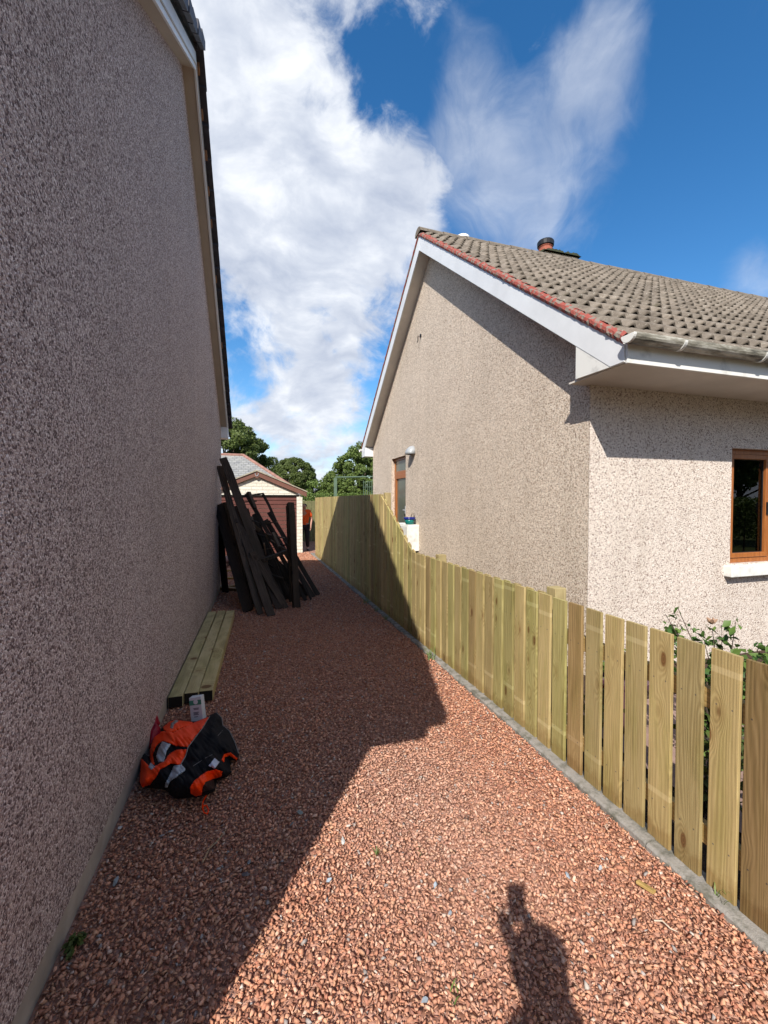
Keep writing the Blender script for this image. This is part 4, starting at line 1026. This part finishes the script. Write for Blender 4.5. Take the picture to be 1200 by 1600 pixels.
for (px, py, h, n_, lab) in ((672, 1030, .13, 26, 'bright green grass tuft by the kerb at the tip of the shadow'), (574, 942, .12, 22, 'green grass tuft at the foot of the fence in the shade'),
                             (590, 955, .10, 18, 'smaller shaded grass tuft beside the kerb'), (603, 968, .09, 18, 'third shaded grass tuft nearest the lit fence'), (1118, 1405, .09, 7, 'few bright blades lying along the kerb under the last pickets'),
                             (588, 1335, .03, 5, 'tiny green sprout alone in the sunlit gravel'), (655, 1330, .03, 5, 'tiny seedling in the gravel right of the lone sprout'), (710, 1558, .035, 6, 'tiny green shoot beside the shadow of the photographer'),
                             (1090, 1215, .05, 6, 'short blades between two pickets near the kerb')):
    p = on_z(px, py, .0); tuft(p.x, p.y, h, n_, lab, .03 if h < .08 else .06)
p = on_z(118, 1478, 0); 
wd_ = empty('weed', (p.x-.0, p.y, -.008), 0, 'low dark green weed at the foot of the left wall', 'weed')
P, N, _ = clumps((0, 0, .012), (.022, .045, .018), 8, .014, 10, bottom=-.1); leaf_mesh('leaves', P, N, .03, M['leaf_dark'], wd_)

# ---------------------------------------------------------------- litter on the gravel
def stick(px, py, ln, a, r_, label, c=(.42, .30, .18), cat='stick', bend=.01):
    p = on_z(px, py, .018); u = Vector((math.cos(a), math.sin(a), 0)); v = Vector((-u.y, u.x, 0))
    o = MB().tube([-u*ln/2, -u*ln*.15+v*bend+Vector((0, 0, .006)), u*ln*.2-v*bend*.4+Vector((0, 0, .003)), u*ln/2], [r_, r_*.9, r_*.8, r_*.5], 6).build('stick', flat_mat('dry_stem', c, .8, .15, 30))
    o.location = p; return tag(o, label, cat, 'dry twigs on the gravel')
stick(336, 1320, .20, 1.1, .0035, 'long brown twig in the shaded gravel below the jacket')
stick(1040, 1447, .075, -.9, .003, 'short pale twig on the sunlit gravel near the pickets', (.62, .52, .40))
stick(948, 1291, .05, .9, .002, 'small pale twig beside the kerb in the sun', (.66, .55, .42))
stick(440, 1318, .07, .1, .002, 'thin reddish twig in the shade near the shadow edge', (.3, .15, .1))
p = on_z(1009, 1388, .012); o = MB().box((-.035, -.012, 0), (.035, .012, .012)).build('offcut', M['rail'], None, .002); o.location = p; o.rotation_euler = (.2, .1, 1.85); o.color = (1.1, 1.1, 1, 1)
tag(o, 'small pale wood offcut on the sunlit gravel by the pickets', 'offcut')
def flake(px, py, sz, label, c):
    p = on_z(px, py, .008); bm = bmesh.new()
    for j in range(9):
        a = j*.7; bm.verts.new((math.cos(a)*sz*random.uniform(.7, 1), math.sin(a)*sz*.6*random.uniform(.7, 1), random.choice((-.003, .004))))
    bmesh.ops.convex_hull(bm, input=bm.verts); me = bpy.data.meshes.new('slate_chip'); bm.to_mesh(me); bm.free()
    me.materials.append(flat_mat('blue_grey_slate', c, .6, .1, 30)); o = bpy.data.objects.new('slate_chip', me); col.objects.link(o); o.location = p; o.rotation_euler = (random.uniform(-.4, .4), random.uniform(-.4, .4), random.uniform(0, 6))
    return tag(o, label, 'stone', 'grey slate chips in the gravel')
for px, py, sz, lab, c in ((181, 1377, .02, 'pale grey chip near the left wall base', (.34, .36, .35)), (389, 1346, .017, 'light grey chip in the shade left of the shadow edge', (.36, .40, .40)), (383, 1366, .020, 'dark grey stone just below the light grey chip', (.14, .12, .12)),
        (469, 1270, .022, 'long grey chip in the shade near the shadow edge', (.25, .27, .24)), (456, 1287, .017, 'second grey chip just below the long one', (.22, .25, .24)), (536, 1313, .019, 'bright grey chip in the sun by the shadow edge', (.50, .50, .48)),
        (514, 1375, .016, 'blue grey chip in the sun below the bright grey one', (.36, .42, .48)), (680, 1383, .014, 'small blue grey chip left of the phone shadow', (.40, .46, .52)), (887, 1368, .017, 'blue grey chip right of the phone shadow', (.42, .48, .54)),
        (938, 1356, .013, 'pale blue chip nearer the kerb', (.48, .52, .56)), (703, 1427, .015, 'grey chip left of the head shadow', (.38, .42, .46)), (664, 1563, .016, 'blue chip at the bottom of the sunlit gravel', (.40, .45, .5)), (187, 1294, .016, 'white stone at the foot of the left wall', (.6, .58, .55))):
    flake(px, py, sz, lab, c)

# ---------------------------------------------------------------- work jacket dropped in a heap
def in_poly(x, y, P):
    c = False; n_ = len(P); j = n_-1
    for i in range(n_):
        if (P[i][1] > y) != (P[j][1] > y) and x < (P[j][0]-P[i][0])*(y-P[i][1])/(P[j][1]-P[i][1]+1e-12)+P[i][0]: c = not c
        j = i
    return c
def d_seg(x, y, P):
    bd = 1e9; bp_ = None
    for i in range(len(P)):
        ax, ay = P[i]; bx_, by_ = P[(i+1) % len(P)]; dx, dy = bx_-ax, by_-ay; q = max(0, min(1, ((x-ax)*dx+(y-ay)*dy)/(dx*dx+dy*dy+1e-9)))
        ex, ey = ax+dx*q, ay+dy*q; dd = (ex-x)**2+(ey-y)**2
        if dd < bd: bd = dd; bp_ = (ex, ey)
    return math.sqrt(bd), bp_
OUT = [(110, 880), (125, 620), (150, 575), (205, 640), (208, 520), (240, 430), (300, 380), (320, 340), (380, 290), (430, 268), (600, 287), (640, 285), (760, 235), (830, 195), (880, 250), (890, 320), (950, 370), (1000, 470), (1040, 585), (1030, 645), (950, 645), (965, 760), (930, 800), (880, 810), (825, 825), (815, 930), (740, 970), (640, 990), (440, 1000), (350, 920), (200, 900)]
JC = on_z(200+560/6, 1080+600/6, 0)
def jh(x, y):
    """height of the cloth over the gravel; x, y on the jacket's own pattern"""
    dd, _ = d_seg(x, y, OUT)
    e = min(1, dd/150); h_ = .035+.115*math.sin(e*math.pi/2)*(1-.25*((x-560)/450)**2)
    fold = noise.noise(Vector((x/75+y/190, y/120-x/260, 3)))*.022 + abs(noise.noise(Vector((x/42-y/60, y/110, 7))))*.022
    return h_+fold*min(1, dd/40+.25)
def jp(x, y, off=0.0):
    return on_z(200+x/6, 1080+y/6, max(.004, jh(x, y)+off))-JC
JK = empty('jacket', JC, 0, 'orange and black high-visibility jacket dropped in a heap by the left wall', 'jacket')
def patch(name, poly, off, m_, step=11, edge_drop=.0, parent=None, thick=.004):
    xs0 = min(p[0] for p in poly); xs1 = max(p[0] for p in poly); ys0 = min(p[1] for p in poly); ys1 = max(p[1] for p in poly)
    nx_ = int((xs1-xs0)/step)+3; ny_ = int((ys1-ys0)/step)+3; idx = {}; vs = []; fs = []
    def vid(i, j):
        if (i, j) in idx: return idx[i, j]
        x = xs0-step+i*step; y = ys0-step+j*step; dd, bp_ = d_seg(x, y, poly); ins = in_poly(x, y, poly)
        if not ins or dd < step*.45: x, y = bp_; dd = 0
        v = jp(x, y, off)
        if edge_drop and dd < 1: v = jp(x, y, -edge_drop)
        vs.append(v); idx[i, j] = len(vs)-1; return idx[i, j]
    for i in range(nx_):
        for j in range(ny_):
            x = xs0-step+(i+.5)*step; y = ys0-step+(j+.5)*step
            if in_poly(x, y, poly): fs.append((vid(i, j), vid(i+1, j), vid(i+1, j+1), vid(i, j+1)))
    o = MB().add(vs, fs).build(name, m_, parent or JK, smooth=True, fix=False)
    if thick:
        so_ = o.modifiers.new('cloth', 'SOLIDIFY'); so_.thickness = thick; so_.offset = 0
    return o
def cloth(name, c, rough=.7, c2=None, em=0):
    m, t, b = mat(name, rough, .25); co = obj_co(t)
    t.put(b.inputs['Base Color'], t.ramp(t.noise(co, 18, 4), [(.35, c2 or tuple(q*.8 for q in c)), (.65, c)])); bump(t, b, t.noise(co, 60, 4, .6), .5, .006); b.inputs['Sheen Weight'].default_value = .0; return m
M['hivis'] = cloth('fluorescent_orange_cloth', (1.0, .06, .0), .5, (1.0, .045, .0)); M['black_cloth'] = cloth('black_quilted_lining', (.005, .005, .007), .9)
M['reflective'] = cloth('silver_reflective_tape', (.42, .46, .50), .35); M['piping'] = cloth('grey_piping', (.30, .27, .25), .6)
patch('lining', OUT, 0.0, M['black_cloth'], 11, .033, thick=.006)
patch('sleeve', [(322, 342), (380, 292), (430, 270), (600, 288), (612, 300), (560, 330), (500, 345), (420, 385), (345, 372)], .007, M['hivis'])
patch('reflective_band', [(395, 345), (405, 300), (440, 272), (480, 278), (430, 312), (420, 352)], .011, M['piping'], 8)
patch('shell', [(206, 640), (210, 540), (240, 432), (302, 382), (345, 374), (420, 386), (500, 346), (612, 297), (765, 237), (700, 340), (620, 440), (560, 523), (440, 510), (398, 490), (335, 468), (300, 478), (255, 530), (232, 600), (250, 690), (225, 700)], .007, M['hivis'])
patch('shell', [(125, 625), (195, 700), (230, 712), (262, 700), (345, 655), (385, 590), (450, 552), (548, 546), (530, 620), (490, 688), (400, 680), (300, 732), (265, 800), (205, 878), (135, 900), (112, 850)], .008, M['hivis'])
patch('cuff', [(740, 752), (822, 732), (885, 755), (872, 800), (800, 822), (725, 852), (698, 900), (690, 970), (640, 985), (590, 960), (582, 900), (622, 840), (690, 785)], .012, M['hivis'], 9)
patch('collar', [(877, 640), (900, 590), (962, 576), (1028, 630), (1018, 648), (955, 603), (905, 622), (900, 672)], .010, M['hivis'], 8)
patch('reflective_band', [(322, 472), (402, 500), (362, 560), (335, 662), (285, 662), (265, 610), (290, 530)], .010, M['reflective'], 8)
patch('reflective_band', [(212, 665), (255, 708), (218, 738), (190, 712)], .012, M['reflective'], 8)
patch('reflective_band', [(430, 700), (500, 686), (543, 740), (480, 780), (400, 842), (366, 910), (346, 898), (352, 858), (390, 790)], .009, M['reflective'], 9)
patch('label', [(810, 628), (858, 665), (815, 724), (755, 700)], .012, cloth('white_label', (.55, .58, .68), .6), 8)
patch('pocket', [(700, 900), (712, 838), (800, 826), (812, 915), (700, 940)], .006, cloth('brown_black_pocket', (.035, .02, .02), .6), 9)
def piping(name, pts, r_=.0022, m_='piping', off=.012):
    q = []
    for i in range(len(pts)-1):
        for k in range(5):
            f_ = k/5; q.append(jp(pts[i][0]+(pts[i+1][0]-pts[i][0])*f_, pts[i][1]+(pts[i+1][1]-pts[i][1])*f_, off))
    q.append(jp(*pts[-1], off)); return MB().tube(q, r_, 6).build(name, M[m_], JK)
piping('zip', [(765, 236), (702, 342), (625, 442), (562, 528), (540, 610), (492, 690)], .0026)
piping('zip', [(830, 200), (880, 252), (890, 322), (950, 372), (1000, 472), (1036, 580)], .0026, off=.006)
for a in ([(840, 420), (890, 365)], [(722, 628), (790, 595)], [(612, 700), (690, 650)], [(450, 812), (520, 755)]): piping('stitching', a, .0012, off=.005)
cq = [(735, 975), (705, 1030), (695, 1090), (715, 1140), (745, 1150), (755, 1110), (735, 1070), (705, 1075), (700, 1110)]
MB().tube([on_z(200+x/6, 1080+y/6, .022+.004*(i % 2))-JC for i, (x, y) in enumerate(cq)], .0035, 6).build('drawcord', M['hivis'], JK)
# thin red carrier bag behind the jacket
bg_ = empty('carrier_bag', on_z(238, 1160, 0), 0, 'crumpled thin red plastic bag tucked between the jacket and the wall', 'bag')
m, t, b = mat('thin_red_plastic', .3, .5); b.inputs['Base Color'].default_value = (.45, .02, .05, 1)
tr = t.new('ShaderNodeBsdfTranslucent'); tr.inputs[0].default_value = (.7, .03, .08, 1); mx = t.new('ShaderNodeMixShader'); mx.inputs[0].default_value = .5
t.l.new(b.outputs[0], mx.inputs[1]); t.l.new(tr.outputs[0], mx.inputs[2]); t.l.new(mx.outputs[0], t.n['Material Output'].inputs[0])
vs = []; fs = []
for i in range(9):
    for j in range(13):
        u = i/8; v = j/12; ox_ = (1-v)**.5
        x = (u-.5)*.10*(ox_+.15)+.02*noise.noise(Vector((i*.7, j*.6, 1))); y = (v*.5-.2)*.36+.03*noise.noise(Vector((i*.6, j*.5, 9))); z = .17*math.sin(min(1, v*1.1)*math.pi/2)*(1-(2*u-1)**2*.5)+.02*noise.noise(Vector((i, j, 4)))
        vs.append((x, y, max(.004, z)))
for i in range(8):
    for j in range(12): fs.append((i*13+j, i*13+j+1, (i+1)*13+j+1, (i+1)*13+j))
o = MB().add(vs, fs).build('bag_film', m, bg_, smooth=True); mo = o.modifiers.new('thick', 'SOLIDIFY'); mo.thickness = .002
# white and green carton
p = on_z(311, 1127, 0); ct = empty('carton', p, -.18, 'small white and green carton standing behind the jacket', 'carton'); ct.rotation_euler = (-.10, -.14, -.30)
wm = flat_mat('white_card', (.62, .64, .66), .5, .04); gm = flat_mat('green_print', (.06, .24, .17), .5, .05); dm_ = flat_mat('dark_print', (.06, .07, .10), .5, .05)
MB().box((-.044, -.028, 0), (.044, .028, .185)).build('box', wm, ct, .002)
MB().box((-.0445, -.0295, .130), (.0445, -.0275, .165)).box((-.0455, -.028, .128), (-.0435, .028, .165)).build('green_band', gm, ct)
MB().lathe((0, 0, 0), [(.017, 0), (.017, .0015)], 20).build('emblem', wm, ct).matrix_local = Matrix.Translation((.004, -.0295, .152)) @ Matrix.Rotation(R(90), 4, 'X')
s = MB()
for z, a, b2_ in ((.104, -.018, .022), (.096, -.016, .020), (.074, -.022, .022), (.066, -.020, .014), (.058, -.022, .018), (.042, -.018, .010)): s.box((a, -.0292, z), (b2_, -.0278, z+.0045))
s.build('print', dm_, ct)

# ---------------------------------------------------------------- people
def skin_obj(name, J, E_, m_, parent, sub=2, root=0):
    me = bpy.data.meshes.new(name); me.from_pydata([j[0] for j in J], E_, []); me.materials.append(m_)
    o = bpy.data.objects.new(name, me); col.objects.link(o); o.parent = parent
    sk = o.modifiers.new('skin', 'SKIN'); sk.use_smooth_shade = True
    for i, j in enumerate(J):
        r_ = j[1] if isinstance(j[1], tuple) else (j[1], j[1]); me.skin_vertices[0].data[i].radius = r_
    me.skin_vertices[0].data[root].use_root = True
    ss_ = o.modifiers.new('sub', 'SUBSURF'); ss_.levels = sub; ss_.render_levels = sub
    return o
M['skin'] = flat_mat('skin', (.52, .27, .19), .5, .05, 5); M['hair'] = flat_mat('dark_hair', (.03, .02, .015), .8, .2, 40, bstr=.5)
def person(loc, rz, K, shirt, trousers, label, fingers, long_=False):
    """K: joint positions of the pose, x to the person's right, y forward"""
    T = empty('person', loc, rz, label, 'person')
    J = []; E_ = []
    def a(p, r_, par=None):
        J.append((tuple(p), r_)); i = len(J)-1
        if par is not None: E_.append((par, i))
        return i
    pel = a(K['pelvis'], (.14, .10)); wa = a(K['waist'], (.125, .095), pel); chs = a(K['chest'], (.155, .11), wa); nk0 = a(K['neck'], (.065, .06), chs)
    nk1 = a(K['chin'], (.06, .065), nk0); h1 = a(K['head'], (.090, .104), nk1); a(K['crown'], (.068, .08), h1)
    for s_ in ('L', 'R'):
        sh = a(K['sh'+s_], .06, chs); el = a(K['el'+s_], .043, sh); wr = a(K['wr'+s_], (.027, .022), el); pm = a(K['pm'+s_], (.036, .016), wr)
        for f in fingers[s_]:
            q = pm
            for n_, p in enumerate(f): q = a(p, .0095-.0012*n_, q)
        hp = a(K['hp'+s_], .092, pel); kn = a(K['kn'+s_], .06, hp); an = a(K['an'+s_], .04, kn)
        a(Vector(K['an'+s_])+Vector((0, .15, -.045)), (.042, .026), an)
    skin_obj('body', J, E_, M['skin'], T)
    def seg(name, ks, rs_, m_):
        J2 = [(tuple(K[k]) if isinstance(k, str) else tuple(k), r_) for k, r_ in zip(ks, rs_)]; return J2
    J2 = [(K['pelvis'], (.155, .115)), (K['waist'], (.145, .115)), (K['chest'], (.175, .13)), (K['neck'], (.08, .07))]; E2 = [(0, 1), (1, 2), (2, 3)]
    for s_ in 'LR':
        b_ = len(J2)
        if long_: J2 += [(K['sh'+s_], .080), (K['el'+s_], .064), (tuple(Vector(K['el'+s_]).lerp(Vector(K['wr'+s_]), .9)), .045)]; E2 += [(2, b_), (b_, b_+1), (b_+1, b_+2)]
        else: mid = Vector(K['sh'+s_]).lerp(Vector(K['el'+s_]), .75); J2 += [(K['sh'+s_], .078), (tuple(mid), .066)]; E2 += [(2, b_), (b_, b_+1)]
    skin_obj('shirt', J2, E2, shirt, T, root=1)
    J3 = [(K['pelvis'], (.165, .125))]; E3 = []
    for s_ in 'LR':
        b_ = len(J3); J3 += [(K['hp'+s_], .11), (K['kn'+s_], .078), (tuple(Vector(K['an'+s_])+Vector((0, 0, .02))), .062)]; E3 += [(0, b_), (b_, b_+1), (b_+1, b_+2)]
    skin_obj('trousers', J3, E3, trousers, T)
    for s_ in 'LR':
        an = Vector(K['an'+s_]); skin_obj('boot', [(tuple(an+Vector((0, -.03, .02))), .055), (tuple(an+Vector((0, -.02, -.035))), (.05, .045)), (tuple(an+Vector((0, .10, -.045))), (.05, .04)), (tuple(an+Vector((0, .19, -.05))), (.045, .03))], [(0, 1), (1, 2), (2, 3)], M['black_plastic'], T)
    hd = Vector(K['head'])
    skin_obj('hair', [(tuple(hd+Vector((0, -.03, -.02))), (.112, .110)), (tuple(Vector(K['crown'])+Vector((0, -.015, .012))), (.108, .118))], [(0, 1)], M['hair'], T)
    # face: eyes, nose, mouth, ears
    for sx_ in (-1, 1):
        MB().lathe((hd.x+sx_*.032, hd.y+.088, hd.z-.002), [(.004, -.008), (.011, -.003), (.011, .003), (.004, .008)], 10).build('eye', flat_mat('eye', (.5, .48, .45), .3), T, smooth=True)
        MB().tube([(hd.x+sx_*.080, hd.y, hd.z-.03), (hd.x+sx_*.092, hd.y-.01, hd.z), (hd.x+sx_*.084, hd.y-.005, hd.z+.03)], [.006, .012, .008], 8).build('ear', M['skin'], T, smooth=True)
    MB().tube([(hd.x, hd.y+.090, hd.z+.005), (hd.x, hd.y+.108, hd.z-.03), (hd.x, hd.y+.09, hd.z-.042)], [.008, .014, .010], 8).build('nose', M['skin'], T, smooth=True)
    MB().tube([(hd.x-.024, hd.y+.083, hd.z-.066), (hd.x, hd.y+.090, hd.z-.064), (hd.x+.024, hd.y+.083, hd.z-.066)], [.003, .006, .003], 6).build('mouth', flat_mat('lips', (.40, .15, .12), .5), T, smooth=True)
    return T
def relaxed(pm, wr, side):
    pm, wr = Vector(pm), Vector(wr); d_ = (pm-wr).normalized(); out = []
    for k in range(4):
        b_ = pm+Vector((0, .014-.0095*k*1.0, 0))+d_*.03; L = (.07, .078, .072, .056)[k]; c = Vector((-side*.012, .004, 0))
        out.append([b_, b_+d_*L*.5+c, b_+d_*L*.95+c*2.6])
    out.append([pm+Vector((-side*.012, .028, .01)), pm+Vector((-side*.02, .045, 0))+d_*.03])
    return out
# worker in orange at the end of the path, turned away from the fence
K = dict(pelvis=(0, 0, .86), waist=(0, .02, 1.0), chest=(0, .05, 1.20), neck=(0, .09, 1.37), chin=(0, .12, 1.42), head=(0, .15, 1.49), crown=(0, .15, 1.56),
         shL=(-.18, .06, 1.30), elL=(-.24, .02, 1.04), wrL=(-.22, .16, .84), pmL=(-.22, .19, .77), shR=(.18, .06, 1.30), elR=(.25, .04, 1.03), wrR=(.27, .17, .84), pmR=(.275, .20, .77),
         hpL=(-.09, 0, .80), hpR=(.09, 0, .80), knL=(-.10, .07, .45), knR=(.11, .05, .45), anL=(-.11, -.02, .08), anR=(.12, -.04, .08))
person((1.60, 14.35, 0), R(172), K, cloth('orange_shirt', (.90, .12, .02)), cloth('black_work_trousers', (.015, .015, .018)), 'worker in orange T-shirt and dark trousers standing half hidden beyond the garage corner',
       dict(L=relaxed(K['pmL'], K['wrL'], -1), R=relaxed(K['pmR'], K['wrR'], 1)))
# the photographer, whose shadow falls on the gravel, holding the phone up before the face
base = Vector((.01, -.29, 0)); rz0 = -yaw
def W(p):   # world to person space
    q = Vector(p)-base; c, s_ = math.cos(-rz0), math.sin(-rz0); return (q.x*c-q.y*s_, q.x*s_+q.y*c, q.z)
ph = CAM - fw*.010
hL = CAM - fw*.022 - rt*.044 - up*.132; hR = CAM - fw*.035 + rt*.052 - up*.130
def grip(side):
    c = CAM - fw*.022 + rt*side*.046 - up*.045; out = []
    for k in range(4):
        b_ = CAM - fw*(.034) + rt*side*.056 + up*(-.135+.017*k); out.append([W(b_), W(b_+fw*.016-rt*side*.003), W(b_+fw*.024-rt*side*.020)])
    out.append([W(CAM-fw*.040+rt*side*.040-up*.100), W(CAM-fw*.030+rt*side*.020-up*.085)])
    return out
hdc = Vector((-.042, -.235, 1.615)); nkc = Vector((-.01, -.27, 1.44))
shl = Vector((.0, -.28, 1.34))
K = dict(pelvis=W((.03, -.27, .90)), waist=W((.03, -.27, 1.04)), chest=W((.03, -.27, 1.21)), neck=W(nkc), chin=W((-.015, -.255, 1.51)), head=W(hdc), crown=W(hdc+Vector((-.01, -.01, .075))),
         shL=W(shl-rt*.17), elL=W((.115, -.01, 1.20)), wrL=W((-.005, -.018, 1.445)), pmL=W(hL), shR=W(shl+rt*.17), elR=W((.17, -.13, 1.17)), wrR=W(hR-fw*.03-Vector((0, 0, .07))), pmR=W(hR),
         hpL=(-.09, 0, .88), hpR=(.09, 0, .88), knL=(-.10, .02, .49), knR=(.10, .02, .49), anL=(-.11, -.02, .08), anR=(.12, -.02, .08))
person(base, rz0, K, cloth('navy_shirt', (.02, .03, .06)), cloth('dark_jeans', (.03, .035, .05)), 'photographer in navy shirt standing behind the camera, seen only as a shadow on the gravel', dict(L=grip(-1), R=grip(1)), long_=True)
o = MB().box((-.0375, -.0785, -.004), (.0375, .0785, .004)).build('phone', M['black_plastic'], None, .003)
o.matrix_world = cam.matrix_world @ Matrix.Translation((0.012, -.060, .010))
tag(o, 'slim black phone held up in both hands by the photographer', 'phone')
